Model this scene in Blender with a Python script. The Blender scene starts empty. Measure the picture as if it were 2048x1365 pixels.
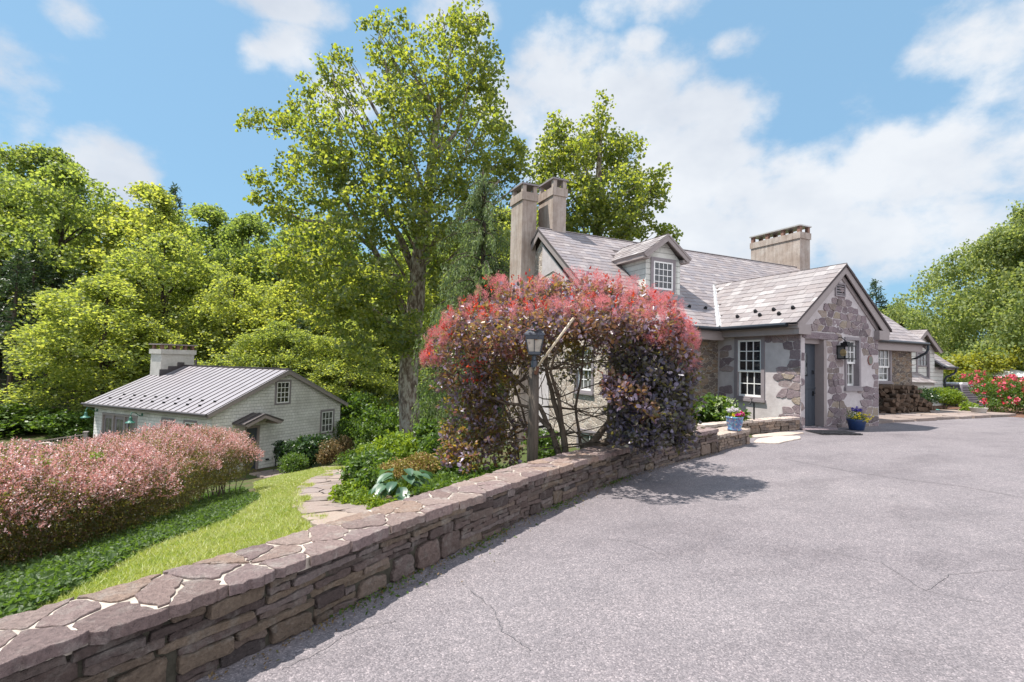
import bpy, math, random
import numpy as np
from mathutils import Vector, Matrix
SC = bpy.context.scene
COL = SC.collection
RAD = math.radians
rng = np.random.default_rng(7)
R_ = random.Random(5)

# ------------------------------------------------------------------ camera model (solved from the photo's vanishing lines)
FOC = 1021.67; PW, PH = 2048.0, 1365.0
FW = np.array([0.42131, 0.90583, 0.04515])
def _cam():
    pitch = .0451725; roll = -.0253636; ya = -.435339
    cp, sp = math.cos(pitch), math.sin(pitch)
    fw = np.array([0, cp, sp]); rt = np.array([1., 0, 0]); up = np.array([0, -sp, cp])
    cr, sr = math.cos(roll), math.sin(roll)
    rt2 = cr*rt - sr*up; up2 = sr*rt + cr*up
    a = -ya
    Rz = np.array([[math.cos(a), math.sin(a), 0], [-math.sin(a), math.cos(a), 0], [0, 0, 1]])
    return Rz@fw, Rz@rt2, Rz@up2
FW, RT, UP = _cam()
CP = np.array([0, 0, 1.5])
def ray(x, y): return FW + RT*(x-PW/2)/FOC - UP*(y-PH/2)/FOC
def at(x, y, dep): return CP + ray(x, y)*dep

# ------------------------------------------------------------------ lie of the land
WP = np.array([(-4,.6),(-2.2,1.65),(-1.0,2.35),(-.25,2.79),(0.24,3.1),(.79,3.51),(1.51,3.98),(2.71,4.77),(4.4,5.71),(5.8,6.26),(7.0,6.62),(8.35,7.01),(11.1,8.1),(20,10.5),(60,14)], float)
def ss(a, b, x):
    t = np.clip((np.asarray(x, float)-a)/(b-a), 0, 1); return t*t*(3-2*t)
def drivez(x, y): return .16*ss(4, 12, x)
def sdist(x, y):
    x = np.asarray(x, float); y = np.asarray(y, float)
    bd = np.full(x.shape, 1e9); bs = np.zeros(x.shape)
    for i in range(len(WP)-1):
        a = WP[i]; d = WP[i+1]-a; L = np.hypot(*d); d = d/L
        t = np.clip((x-a[0])*d[0]+(y-a[1])*d[1], 0 if i else -1e3, L if i < len(WP)-2 else 1e3)
        qx = x-a[0]-t*d[0]; qy = y-a[1]-t*d[1]
        dist = np.hypot(qx, qy); s = np.sign(d[0]*(y-a[1])-d[1]*(x-a[0]))
        m = dist < bd; bd = np.where(m, dist, bd); bs = np.where(m, s*dist, bs)
    return bs
def zleft(x, y):
    x = np.asarray(x, float); y = np.asarray(y, float)
    s = -.6*x+.8*(y-3.3)
    z = .12-.225*s
    z = np.where(z < -3.75, -3.75+(z+3.75)*.05, z)
    z = z+.13*np.maximum(0, s-42)
    z = z-.8*np.exp(-((x-5.6)**2/5+(y-10.2)**2/9))
    z = np.minimum(z, .12+.13*np.maximum(0, s-60))
    k = ss(16, 22, x)*(1-ss(30, 50, y))
    return z*(1-k)+.12*k
def terr(x, y):
    w = ss(.12, .36, sdist(x, y))
    return (drivez(x, y)-.06)*(1-w)+zleft(x, y)*w
_TS = np.concatenate([np.arange(1.5, 40, .02), np.arange(40, 200, .2)])
def gpt(x, y):                                  # where a line of sight of the survey meets the ground
    P = CP+ray(x, y)*_TS[:, None]
    m = np.nonzero(P[:, 2] < terr(P[:, 0], P[:, 1]))[0]
    return P[m[0]]
def inpoly(x, y, poly):
    c = np.zeros(np.shape(x), bool); n = len(poly)
    for i in range(n):
        x1, y1 = poly[i][:2]; x2, y2 = poly[(i+1) % n][:2]
        if y1 == y2: continue
        m = ((y1 > y) != (y2 > y)) & (x < (x2-x1)*(y-y1)/(y2-y1)+x1); c ^= m
    return c

# ------------------------------------------------------------------ mesh builder
class MB:
    def __init__(s): s.v = []; s.f = []; s.n = 0; s.arr = []; s.ps = []
    def add(s, vs, fs):
        b = s.n; s.ps.append((b, len(s.f))); s.v += [tuple(map(float, p)) for p in vs]; s.f += [tuple(b+i for i in f) for f in fs]; s.n += len(vs)
    def quad(s, a, b, c, d): s.add([a, b, c, d], [(0, 1, 2, 3)])
    def box(s, x0, x1, y0, y1, z0, z1):
        s.pbox(lambda u, z, d: (u, d, z), x0, x1, z0, z1, y0, y1)
    def pbox(s, P, u0, u1, z0, z1, d0, d1):
        vs = [P(u, z, d) for d in (d0, d1) for z in (z0, z1) for u in (u0, u1)]
        s.add(vs, [(0, 1, 3, 2), (4, 6, 7, 5), (0, 4, 5, 1), (2, 3, 7, 6), (0, 2, 6, 4), (1, 5, 7, 3)])
    def prism(s, poly, P, d0, d1):              # poly in (u,z), extruded along d
        n = len(poly)
        vs = [P(u, z, d0) for u, z in poly]+[P(u, z, d1) for u, z in poly]
        s.add(vs, [tuple(range(n)), tuple(range(2*n-1, n-1, -1))]+[(i, i+n, (i+1) % n+n, (i+1) % n) for i in range(n)])
    def obox(s, c, ax, ay, az):                 # centre and half axes
        c = np.array(c, float); ax, ay, az = map(np.array, (ax, ay, az))
        vs = [c+i*ax+j*ay+k*az for k in (-1, 1) for j in (-1, 1) for i in (-1, 1)]
        s.add(vs, [(0, 1, 3, 2), (4, 6, 7, 5), (0, 4, 5, 1), (2, 3, 7, 6), (0, 2, 6, 4), (1, 5, 7, 3)])
    def bar(s, a, b, w, h):
        a = np.array(a, float); b = np.array(b, float); d = b-a; L = np.linalg.norm(d); d = d/L
        u = np.cross(d, (0, 0, 1)); u = u/np.linalg.norm(u) if np.linalg.norm(u) > 1e-4 else np.array([1., 0, 0])
        w2 = np.cross(u, d); s.obox((a+b)/2, d*L/2, u*w/2, w2*h/2)
    def tube(s, pts, rad, n=8, cap=True, wob=0):
        pts = np.array(pts, float); m = len(pts)
        if np.isscalar(rad): rad = [rad]*m
        tg = np.gradient(pts, axis=0); tg /= np.linalg.norm(tg, axis=1)[:, None]+1e-9
        ref = np.array([0, 0, 1.]) if abs(tg[0][2]) < .9 else np.array([1., 0, 0])
        u = np.cross(tg[0], ref); u /= np.linalg.norm(u); vs = []
        for i in range(m):
            u = u-tg[i]*(u@tg[i]); u /= np.linalg.norm(u); w = np.cross(tg[i], u)
            for k in range(n):
                a = 2*math.pi*k/n; r = rad[i]*(1+(R_.uniform(-wob, wob) if wob else 0))
                vs.append(pts[i]+u*math.cos(a)*r+w*math.sin(a)*r)
        fs = [(i*n+k, i*n+(k+1) % n, (i+1)*n+(k+1) % n, (i+1)*n+k) for i in range(m-1) for k in range(n)]
        if cap: fs += [tuple(range(n-1, -1, -1)), tuple((m-1)*n+k for k in range(n))]
        s.add(vs, fs)
    def lathe(s, c, prof, n=20, sx=1, sy=1):
        vs = []; m = len(prof)
        for r, z in prof:
            for k in range(n):
                a = 2*math.pi*k/n; vs.append((c[0]+r*math.cos(a)*sx, c[1]+r*math.sin(a)*sy, c[2]+z))
        fs = [(i*n+k, i*n+(k+1) % n, (i+1)*n+(k+1) % n, (i+1)*n+k) for i in range(m-1) for k in range(n)]
        fs += [tuple(range(n-1, -1, -1)), tuple((m-1)*n+k for k in range(n))]
        s.add(vs, fs)
    def np(s, V, F): s.arr.append((np.asarray(V, float).reshape(-1, 3), np.asarray(F, int)))
    def mesh(s, name, off=(0, 0, 0), smooth=False):
        me = bpy.data.meshes.new(name)
        V = [np.array(s.v, float).reshape(-1, 3)]; F = list(s.f); b = s.n
        if s.arr and not s.f:
            Fs = []; b = 0; V = []
            for v, f in s.arr: V.append(v); Fs.append(f+b); b += len(v)
            V = np.concatenate(V)-np.array(off); F = np.concatenate(Fs); k = F.shape[1]
            me.vertices.add(len(V)); me.vertices.foreach_set('co', V.astype(np.float32).ravel())
            me.loops.add(F.size); me.loops.foreach_set('vertex_index', F.astype(np.int32).ravel())
            me.polygons.add(len(F)); me.polygons.foreach_set('loop_start', np.arange(0, F.size, k, dtype=np.int32))
            me.update(calc_edges=True)
        else:
            for v, f in s.arr: V.append(v); F += [tuple(map(int, q+b)) for q in f]; b += len(v)
            V = np.concatenate(V)-np.array(off)
            me.from_pydata([tuple(p) for p in V], [], F)
        if smooth: me.polygons.foreach_set('use_smooth', np.ones(len(me.polygons), bool))
        me.update(); return me

def setp(o, label=None, cat=None, group=None, kind=None):
    for k, v in (('label', label), ('category', cat), ('group', group), ('kind', kind)):
        if v: o[k] = v
    return o
class Thing:                                     # an Empty at the thing's base that parents its parts
    def __init__(s, name, label, cat, loc=(0, 0, 0), rot=0, group=None, local=False):
        s.o = bpy.data.objects.new(name, None); COL.objects.link(s.o); s.o.empty_display_size = .2
        s.o.location = loc; s.o.rotation_euler = (0, 0, rot)
        s.off = (0, 0, 0) if local else tuple(loc)
        setp(s.o, label, cat, group)
    def part(s, name, mb, mat, parent=None, smooth=False, label=None, kind=None, split=False):
        if split:                                # one object for each piece
            ends = mb.ps[1:]+[(mb.n, len(mb.f))]
            for (v0, f0), (v1, f1) in zip(mb.ps, ends):
                q = MB(); q.add(mb.v[v0:v1], [tuple(i-v0 for i in f) for f in mb.f[f0:f1]]); o = s.part(name, q, mat, parent, smooth, label)
            return o
        me = mb.mesh(name, s.off, smooth); me.materials.append(mat)
        o = bpy.data.objects.new(name, me); COL.objects.link(o); o.parent = parent or s.o
        setp(o, label, kind=kind); return o
def solo(name, mb, mat, label=None, cat=None, group=None, kind=None, loc=(0, 0, 0), smooth=False):
    me = mb.mesh(name, loc, smooth); me.materials.append(mat)
    o = bpy.data.objects.new(name, me); COL.objects.link(o); o.location = loc
    return setp(o, label, cat, group, kind)
def copy_tree(o, parent=None):
    c = o.copy(); COL.objects.link(c)
    if parent is not None: c.parent = parent
    for ch in list(o.children): copy_tree(ch, c)
    return c

# ------------------------------------------------------------------ materials
class NT:
    def __init__(s, name):
        s.m = bpy.data.materials.new(name); s.m.use_nodes = True; s.t = s.m.node_tree; s.n = s.t.nodes
        s.b = s.n['Principled BSDF']; s.out = s.n['Material Output']
    def node(s, typ, **kw):
        n = s.n.new(typ)
        for k, v in kw.items():
            if k.startswith('i_'):
                key = k[2:]; key = int(key) if key.isdigit() else key.replace('_', ' ')
                n.inputs[key].default_value = v
            else: setattr(n, k, v)
        return n
    def link(s, a, b): s.t.links.new(a, b)
    def coord(s, scale=(1, 1, 1), kind='Object', rot=(0, 0, 0)):
        tc = s.node('ShaderNodeTexCoord'); mp = s.node('ShaderNodeMapping')
        mp.inputs['Scale'].default_value = scale; mp.inputs['Rotation'].default_value = rot
        s.link(tc.outputs[kind], mp.inputs['Vector']); return mp.outputs[0]
    def noise(s, vec, scale, detail=4, rough=.6):
        n = s.node('ShaderNodeTexNoise'); n.inputs['Scale'].default_value = scale; n.inputs['Detail'].default_value = detail; n.inputs['Roughness'].default_value = rough
        if vec is not None: s.link(vec, n.inputs['Vector'])
        return n.outputs['Fac']
    def ramp(s, fac, stops, interp='LINEAR'):
        r = s.node('ShaderNodeValToRGB'); e = r.color_ramp.elements; r.color_ramp.interpolation = interp
        while len(e) < len(stops): e.new(.5)
        for i, (p, c) in enumerate(stops):
            e[i].position = p; e[i].color = (*c, 1) if len(c) == 3 else c
        s.link(fac, r.inputs[0]); return r.outputs[0]
    def mix(s, fac, a, b, blend='MIX'):
        n = s.node('ShaderNodeMix', data_type='RGBA', blend_type=blend)
        for sock, v in ((n.inputs[0], fac), (n.inputs[6], a), (n.inputs[7], b)):
            if isinstance(v, bpy.types.NodeSocket): s.link(v, sock)
            elif isinstance(v, (tuple, list)): sock.default_value = (*v, 1) if len(v) == 3 else v
            else: sock.default_value = v
        return n.outputs[2]
    def math(s, op, a, b=0, c=0):
        n = s.node('ShaderNodeMath', operation=op)
        for sock, v in zip(n.inputs, (a, b, c)):
            if isinstance(v, bpy.types.NodeSocket): s.link(v, sock)
            else: sock.default_value = v
        return n.outputs[0]
    def bump(s, h, strength=.4, dist=.01):
        b = s.node('ShaderNodeBump'); b.inputs['Strength'].default_value = strength; b.inputs['Distance'].default_value = dist
        s.link(h, b.inputs['Height']); s.link(b.outputs[0], s.b.inputs['Normal'])
    def island(s): return s.node('ShaderNodeNewGeometry').outputs['Random Per Island']
    def fin(s, col, rough=.7, spec=.4, metal=0):
        if isinstance(col, bpy.types.NodeSocket): s.link(col, s.b.inputs['Base Color'])
        else: s.b.inputs['Base Color'].default_value = (*col, 1)
        if isinstance(rough, bpy.types.NodeSocket): s.link(rough, s.b.inputs['Roughness'])
        else: s.b.inputs['Roughness'].default_value = rough
        s.b.inputs['Specular IOR Level'].default_value = spec; s.b.inputs['Metallic'].default_value = metal
        return s.m
def sc3(c, k): return tuple(min(1, x*k) for x in c)
def m_plain(name, col, rough=.6, spec=.4, metal=0, var=.12, scale=6, bump=.15, bscale=60, dist=.004):
    t = NT(name); v = t.coord(); n = t.noise(v, scale, 5)
    c = t.ramp(n, [(.3, sc3(col, 1-var)), (.7, sc3(col, 1+var))])
    if bump: t.bump(t.noise(v, bscale, 4), bump, dist)
    return t.fin(c, rough, spec, metal)
def m_stones(name, cols, blotch=(.3, .27, .25), amt=.35, rough=.85, bump=.5, scale=9):
    t = NT(name); v = t.coord(); k = len(cols)
    c = t.ramp(t.island(), [((i+.5)/k, x) for i, x in enumerate(cols)])
    n = t.noise(v, scale, 8, .65)
    c = t.mix(t.math('MULTIPLY', t.ramp(n, [(.5, (0, 0, 0)), (.68, (1, 1, 1))]), amt), c, blotch)
    n2 = t.noise(v, scale*5, 6, .7); c = t.mix(.65, c, t.ramp(n2, [(.3, (.3, .29, .29)), (.7, (1.08, 1.06, 1.04))]), 'MULTIPLY')
    n3 = t.noise(v, scale*14, 4, .7)
    t.bump(t.math('ADD', n2, t.math('MULTIPLY', n3, .5)), bump, .012); return t.fin(c, rough, .3)
def m_leaf(name, cols, trans=None, tfac=.45, rough=.45, spec=.45, nsc=None, vary=False):
    t = NT(name); k = len(cols); f = t.island()
    if nsc:
        f = t.math('ADD', t.math('MULTIPLY', f, .6), t.math('MULTIPLY', t.ramp(t.noise(t.coord(kind='Object'), nsc, 2), [(.3, (0, 0, 0)), (.7, (1, 1, 1))]), .4))
    c = t.ramp(f, [((i+.5)/k, x) for i, x in enumerate(cols)])
    ob = t.node('ShaderNodeObjectInfo').outputs['Random'] if vary else None
    if vary: c = t.mix(1.0, c, t.ramp(ob, [(0, (.78, .86, .88)), (.5, (1.0, 1.0, .95)), (1, (1.2, 1.14, .95))]), 'MULTIPLY')
    t.fin(c, rough, spec)
    tr = t.node('ShaderNodeBsdfTranslucent')
    if trans:
        q = t.ramp(f, [((i+.5)/len(trans), x) for i, x in enumerate(trans)])
        if vary: q = t.mix(1.0, q, t.ramp(ob, [(0, (.72, .82, .85)), (.5, (1, 1, .95)), (1, (1.15, 1.1, .95))]), 'MULTIPLY')
        t.link(q, tr.inputs[0])
    else: t.link(c, tr.inputs[0])
    mx = t.node('ShaderNodeMixShader'); mx.inputs[0].default_value = tfac
    t.link(t.b.outputs[0], mx.inputs[1]); t.link(tr.outputs[0], mx.inputs[2]); t.link(mx.outputs[0], t.out.inputs[0])
    return t.m
def m_rubble(name, cols, mortar, sc=(4.6, 4.6, 9.5), bump=.9):
    t = NT(name); v = t.coord(sc); wob = t.node('ShaderNodeTexNoise'); wob.inputs['Scale'].default_value = 1.6; t.link(v, wob.inputs['Vector'])
    va = t.node('ShaderNodeVectorMath', operation='MULTIPLY_ADD'); t.link(wob.outputs['Color'], va.inputs[0]); va.inputs[1].default_value = (1.1, 1.1, 1.1); t.link(v, va.inputs[2])
    a = t.node('ShaderNodeTexVoronoi', feature='F1'); b = t.node('ShaderNodeTexVoronoi', feature='DISTANCE_TO_EDGE')
    for q in (a, b): q.inputs['Scale'].default_value = 1; t.link(va.outputs[0], q.inputs['Vector'])
    k = len(cols); sep = t.node('ShaderNodeSeparateColor'); t.link(a.outputs['Color'], sep.inputs[0])
    c = t.ramp(sep.outputs[0], [((i+.5)/k, x) for i, x in enumerate(cols)])
    n = t.noise(t.coord(), 22, 6, .7); c = t.mix(.6, c, t.ramp(n, [(.3, (.45, .45, .45)), (.7, (1, 1, 1))]), 'MULTIPLY')
    e = t.ramp(b.outputs['Distance'], [(.03, (0, 0, 0)), (.1, (1, 1, 1))])
    c = t.mix(e, mortar, c)
    h = t.math('ADD', t.math('MULTIPLY', e, .8), t.math('MULTIPLY', n, .4)); t.bump(h, bump, .05); return t.fin(c, .9, .2)
M = {}
M['asphalt'] = None
def mk_asphalt():
    t = NT('asphalt'); v = t.coord()
    big = t.noise(v, .35, 3); mid = t.noise(v, 2.2, 5, .7)
    c = t.ramp(big, [(.25, (.150, .134, .144)), (.45, (.182, .163, .173)), (.75, (.208, .188, .197))])
    c = t.mix(.5, c, t.ramp(mid, [(.3, (.8, .8, .8)), (.7, (1.12, 1.1, 1.08))]), 'MULTIPLY')
    vo = t.node('ShaderNodeTexVoronoi', feature='F1'); vo.inputs['Scale'].default_value = 125; t.link(v, vo.inputs['Vector'])
    sep = t.node('ShaderNodeSeparateColor'); t.link(vo.outputs['Color'], sep.inputs[0])
    g = t.ramp(sep.outputs[0], [(.0, (.60, .60, .61)), (.5, (.95, .95, .95)), (.9, (1.3, 1.28, 1.26)), (1, (1.9, 1.85, 1.8))])
    c = t.mix(.85, c, g, 'MULTIPLY')
    vo2 = t.node('ShaderNodeTexVoronoi', feature='F1'); vo2.inputs['Scale'].default_value = 34; t.link(v, vo2.inputs['Vector'])
    sp2 = t.node('ShaderNodeSeparateColor'); t.link(vo2.outputs['Color'], sp2.inputs[0])
    c = t.mix(.25, c, t.ramp(sp2.outputs[0], [(0, (.72, .72, .73)), (.8, (1.05, 1.05, 1.05)), (1, (1.5, 1.45, 1.4))]), 'MULTIPLY')
    st_ = t.noise(t.coord((.5, 1.3, 1), rot=(0, 0, .7)), 1.1, 6, .65); c = t.mix(.6, c, t.ramp(st_, [(.36, (.72, .71, .72)), (.5, (1, 1, 1)), (.7, (1.06, 1.05, 1.04))]), 'MULTIPLY')
    h = t.math('ADD', t.math('MULTIPLY', vo.outputs['Distance'], -1), t.math('MULTIPLY', vo2.outputs['Distance'], -.25))
    t.bump(h, .55, .006)
    return t.fin(c, .82, .35)
M['asphalt'] = mk_asphalt()
def mk_ground():
    t = NT('garden_soil'); v = t.coord(); n = t.noise(v, 1.3, 6, .7)
    c = t.ramp(n, [(.3, (.075, .058, .04)), (.42, (.11, .085, .055)), (.52, (.075, .095, .033)), (.8, (.045, .075, .022))])
    t.bump(t.noise(v, 18, 6, .7), .8, .05); return t.fin(c, .95, .1)
M['soil'] = mk_ground()
def mk_lawn():
    t = NT('lawn_turf'); v = t.coord(); n = t.noise(v, 2, 5, .7)
    c = t.ramp(n, [(.35, (.17, .22, .04)), (.55, (.25, .29, .06)), (.72, (.40, .39, .17))])
    t.bump(t.noise(v, 90, 4, .7), .8, .03); return t.fin(c, .9, .15)
M['lawn'] = mk_lawn()
M['wall_stone'] = m_stones('wall_stone', [(.105, .078, .072), (.22, .16, .14), (.135, .105, .10), (.27, .205, .165), (.085, .070, .070), (.175, .128, .115), (.24, .195, .185), (.115, .085, .07), (.23, .175, .13)], (.36, .34, .31), .5, bump=1.7, scale=9)  # darker than the capstones: shade on the face put into the colour
M['cap_stone'] = m_stones('cap_stone', [(.29, .208, .190), (.38, .28, .255), (.32, .24, .235), (.43, .33, .29), (.26, .19, .18), (.35, .265, .26), (.39, .28, .225)], (.50, .45, .41), .55, bump=1.9, scale=8)  # same stone as the facing, coloured lighter for the sunlit top
M['cap_mortar'] = m_plain('cap_mortar', (.41, .36, .31), .9, .2, var=.38, scale=14, bump=.5, bscale=80, dist=.006)
M['old_mortar'] = m_plain('old_mortar', (.075, .07, .055), .95, .1, var=.4, scale=10, bump=.6, bscale=40, dist=.01)
M['tan_stone'] = m_stones('tan_stone', [(.22, .17, .135), (.3, .22, .17), (.17, .135, .12), (.27, .21, .18), (.35, .26, .2)], (.42, .38, .33), .3, bump=.8)
M['tan_cap'] = m_stones('tan_cap', [(.42, .33, .29), (.47, .38, .32)], (.5, .45, .4), .4)
M['pale_slab'] = m_stones('pale_slab', [(.5, .41, .35), (.56, .48, .42), (.45, .37, .34)], (.6, .55, .5), .4)
M['flag'] = m_stones('path_flagstone', [(.26, .21, .19), (.33, .26, .23), (.3, .25, .24), (.38, .3, .25)], (.42, .38, .34), .4)
M['purple_stone'] = m_stones('purple_stone', [(.20, .155, .17), (.31, .245, .26), (.25, .195, .21), (.38, .31, .30), (.28, .22, .24), (.17, .135, .145), (.38, .31, .24), (.30, .235, .25)], (.50, .46, .44), .35, bump=.9)
def mk_plaster(name, a, b, c3, streak=False):
    t = NT(name); v = t.coord(); n = t.noise(v, 1.6, 7, .65)
    c = t.ramp(n, [(.3, a), (.55, b), (.75, c3)]); n2 = t.noise(v, 9, 6, .7)
    c = t.mix(.45, c, t.ramp(n2, [(.3, (.7, .68, .67)), (.65, (1, 1, 1))]), 'MULTIPLY')
    sk_ = t.noise(t.coord((9, 9, .8)), 1, 5, .7); c = t.mix(.55, c, t.ramp(sk_, [(.36, (.5, .47, .45)), (.56, (1, 1, 1))]), 'MULTIPLY') if streak else c
    t.bump(t.noise(v, 14, 7, .7), .35, .02); return t.fin(c, .9, .2)
M['plaster'] = mk_plaster('plaster', (.44, .395, .39), (.52, .475, .475), (.60, .56, .55))
M['chimney'] = mk_plaster('chimney_render', (.34, .265, .22), (.44, .37, .325), (.52, .47, .43), True)
M['white_render'] = mk_plaster('white_render', (.44, .42, .38), (.55, .52, .48), (.62, .6, .55))
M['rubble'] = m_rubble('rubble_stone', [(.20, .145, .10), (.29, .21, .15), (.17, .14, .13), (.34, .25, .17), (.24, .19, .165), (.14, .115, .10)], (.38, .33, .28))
M['rubble_pale'] = m_rubble('pale_rubble_stone', [(.48, .39, .32), (.57, .47, .39), (.42, .35, .30), (.62, .52, .43), (.35, .29, .25)], (.62, .55, .48), sc=(4, 4, 8))  # coloured brighter than the front wall rubble for the sun on the gable
def mk_slate(name, cols):
    t = NT(name); v = t.coord(); k = len(cols)
    c = t.ramp(t.island(), [((i+.5)/k, x) for i, x in enumerate(cols)])
    n = t.noise(v, 16, 6, .7); c = t.mix(.5, c, t.ramp(n, [(.3, (.6, .6, .6)), (.7, (1.05, 1.05, 1.05))]), 'MULTIPLY')
    t.bump(n, .5, .01); return t.fin(c, t.ramp(n, [(.3, (.45, .45, .45)), (.7, (.7, .7, .7))]), .5)
M['slate'] = mk_slate('red_grey_slate', [(.24, .205, .203), (.30, .255, .25), (.22, .192, .20), (.36, .318, .31), (.275, .24, .243), (.245, .222, .235)])
M['slate_pale'] = mk_slate('pale_slate', [(.26, .222, .216), (.22, .186, .184), (.31, .278, .272), (.205, .176, .178), (.39, .358, .352), (.24, .206, .204)])
M['deck'] = m_plain('roof_deck', (.08, .065, .065), .9)
M['trim'] = m_plain('taupe_trim', (.29, .245, .235), .55, .4, var=.06, bump=.05)
M['trim_dark'] = m_plain('mauve_grey_trim', (.235, .205, .215), .55, .4, var=.06, bump=.05)
M['gutter'] = m_plain('dark_gutter', (.05, .055, .065), .35, .5, .6, bump=0)
M['flash'] = m_plain('pale_flashing', (.5, .48, .47), .4, .5, .3, bump=0)
M['white'] = m_plain('white_paint', (.78, .77, .75), .45, .5, var=.04, bump=.03)
M['glass'] = m_plain('dark_glass', (.014, .016, .02), .03, .9, var=.5, scale=2, bump=.10, bscale=2.2, dist=.08)
M['glass_lit'] = m_plain('curtained_glass', (.11, .11, .105), .05, .9, var=.95, scale=4, bump=.10, bscale=2.2, dist=.08)
M['door'] = m_plain('slate_blue_door', (.055, .065, .082), .45, .5, var=.08, bump=.06)
M['iron'] = m_plain('black_iron', (.018, .018, .02), .45, .5, .5, bump=.1)
M['brick'] = m_plain('chimney_brick', (.24, .14, .11), .9, .2, var=.3, scale=20)
M['metalroof'] = m_plain('standing_seam_metal', (.29, .268, .288), .42, .5, .35, var=.08, scale=2, bump=0)
M['metaldark'] = m_plain('dark_roof_metal', (.10, .085, .088), .45, .5, .35, bump=0)
def mk_shingle(name, cols, w=.19, h=.148, mort=.0034, dark=(.12, .11, .09)):
    t = NT(name); tc = t.node('ShaderNodeTexCoord'); sp = t.node('ShaderNodeSeparateXYZ'); t.link(tc.outputs['Object'], sp.inputs[0])
    u = t.math('ADD', sp.outputs[0], sp.outputs[1]); cb = t.node('ShaderNodeCombineXYZ'); t.link(u, cb.inputs[0]); t.link(sp.outputs[2], cb.inputs[1])
    br = t.node('ShaderNodeTexBrick'); t.link(cb.outputs[0], br.inputs['Vector'])
    br.inputs['Scale'].default_value = 1; br.inputs['Brick Width'].default_value = w; br.inputs['Row Height'].default_value = h
    br.inputs['Mortar Size'].default_value = mort; br.inputs['Mortar Smooth'].default_value = .1; br.offset_frequency = 2; br.offset = .43
    br.inputs['Color1'].default_value = (*cols[0], 1); br.inputs['Color2'].default_value = (*cols[1], 1); br.inputs['Mortar'].default_value = (*dark, 1)
    n = t.noise(tc.outputs['Object'], .9, 6, .65); n2 = t.noise(tc.outputs['Object'], 12, 5, .7)
    c = t.mix(t.math('MULTIPLY', t.ramp(n, [(.44, (0, 0, 0)), (.70, (1, 1, 1))]), .55), br.outputs['Color'], (.34, .32, .28))
    c = t.mix(.35, c, t.ramp(n2, [(.3, (.6, .6, .58)), (.6, (1, 1, 1))]), 'MULTIPLY')
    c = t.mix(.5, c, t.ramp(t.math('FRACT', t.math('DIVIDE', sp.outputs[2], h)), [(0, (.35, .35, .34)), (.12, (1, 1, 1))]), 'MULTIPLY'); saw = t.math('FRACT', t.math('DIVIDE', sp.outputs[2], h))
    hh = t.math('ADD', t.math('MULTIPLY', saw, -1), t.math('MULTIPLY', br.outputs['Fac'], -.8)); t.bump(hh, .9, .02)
    return t.fin(c, .85, .25)
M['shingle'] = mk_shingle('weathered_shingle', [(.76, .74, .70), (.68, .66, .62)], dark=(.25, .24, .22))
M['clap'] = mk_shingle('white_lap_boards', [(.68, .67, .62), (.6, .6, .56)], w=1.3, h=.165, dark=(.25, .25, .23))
M['bark_sy'] = None
def mk_bark(name, stops, scale=(3, 3, 1.2), sc=2.5):
    t = NT(name); v = t.coord(scale); n = t.noise(v, sc, 7, .6)
    c = t.ramp(n, stops); n2 = t.noise(t.coord((14, 14, 3)), 2, 5, .7)
    c = t.mix(.5, c, t.ramp(n2, [(.3, (.5, .5, .5)), (.7, (1.05, 1.05, 1.05))]), 'MULTIPLY'); t.bump(n2, .9, .04); return t.fin(c, .9, .2)
M['bark_sy'] = mk_bark('sycamore_bark', [(.38, (.13, .10, .08)), (.48, (.24, .19, .15)), (.54, (.38, .34, .28)), (.66, (.46, .43, .37))])
M['bark'] = mk_bark('dark_bark', [(.3, (.045, .035, .028)), (.7, (.12, .095, .075))])
M['twig'] = mk_bark('smoke_bush_bark', [(.3, (.10, .075, .055)), (.7, (.22, .17, .13))])
M['post'] = mk_bark('weathered_post', [(.3, (.075, .060, .048)), (.7, (.17, .14, .115))], (9, 9, .8))
M['lampblue'] = m_plain('lantern_metal', (.075, .085, .105), .42, .5, .5, var=.2, bump=.05)
M['lampglass'] = m_plain('lantern_glass', (.42, .38, .33), .2, .6, var=.3, scale=9, bump=0)
M['pole'] = m_plain('varnished_pole', (.55, .46, .34), .4, .5, bump=.05)
M['sy_leaf'] = m_leaf('sycamore_leaf', [(.08, .11, .07), (.15, .185, .085), (.10, .14, .075), (.24, .255, .10), (.13, .165, .08)], [(.28, .38, .04), (.56, .60, .04), (.40, .48, .04), (.64, .64, .07), (.50, .56, .05)], .5, .5, .25)
M['wood_leaf'] = m_leaf('woodland_leaf', [(.13, .175, .075), (.18, .22, .09), (.24, .275, .11), (.15, .195, .08)], [(.44, .53, .07), (.60, .66, .09), (.72, .74, .12), (.52, .60, .08)], .49, .5, .2, vary=True)
M['wood_leaf2'] = m_leaf('dark_woodland_leaf', [(.09, .13, .065), (.12, .165, .075), (.16, .20, .085)], [(.28, .38, .06), (.40, .49, .07), (.52, .58, .09)], .52, .5, .2, vary=True)
M['maple_leaf'] = m_leaf('pale_maple_leaf', [(.15, .20, .08), (.21, .255, .105), (.27, .31, .145)], [(.34, .43, .08), (.46, .53, .10), (.58, .62, .15)], .48, .5, .25)
M['conifer'] = m_leaf('conifer_needles', [(.03, .055, .025), (.05, .085, .035), (.065, .10, .04)], [(.05, .10, .03), (.09, .15, .04), (.11, .18, .04)], .3)
M['cedar'] = m_leaf('weeping_cedar_spray', [(.12, .165, .085), (.16, .21, .10), (.20, .25, .12)], [(.22, .32, .09), (.28, .38, .1), (.32, .40, .12)], .42, .5, .25)
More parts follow.
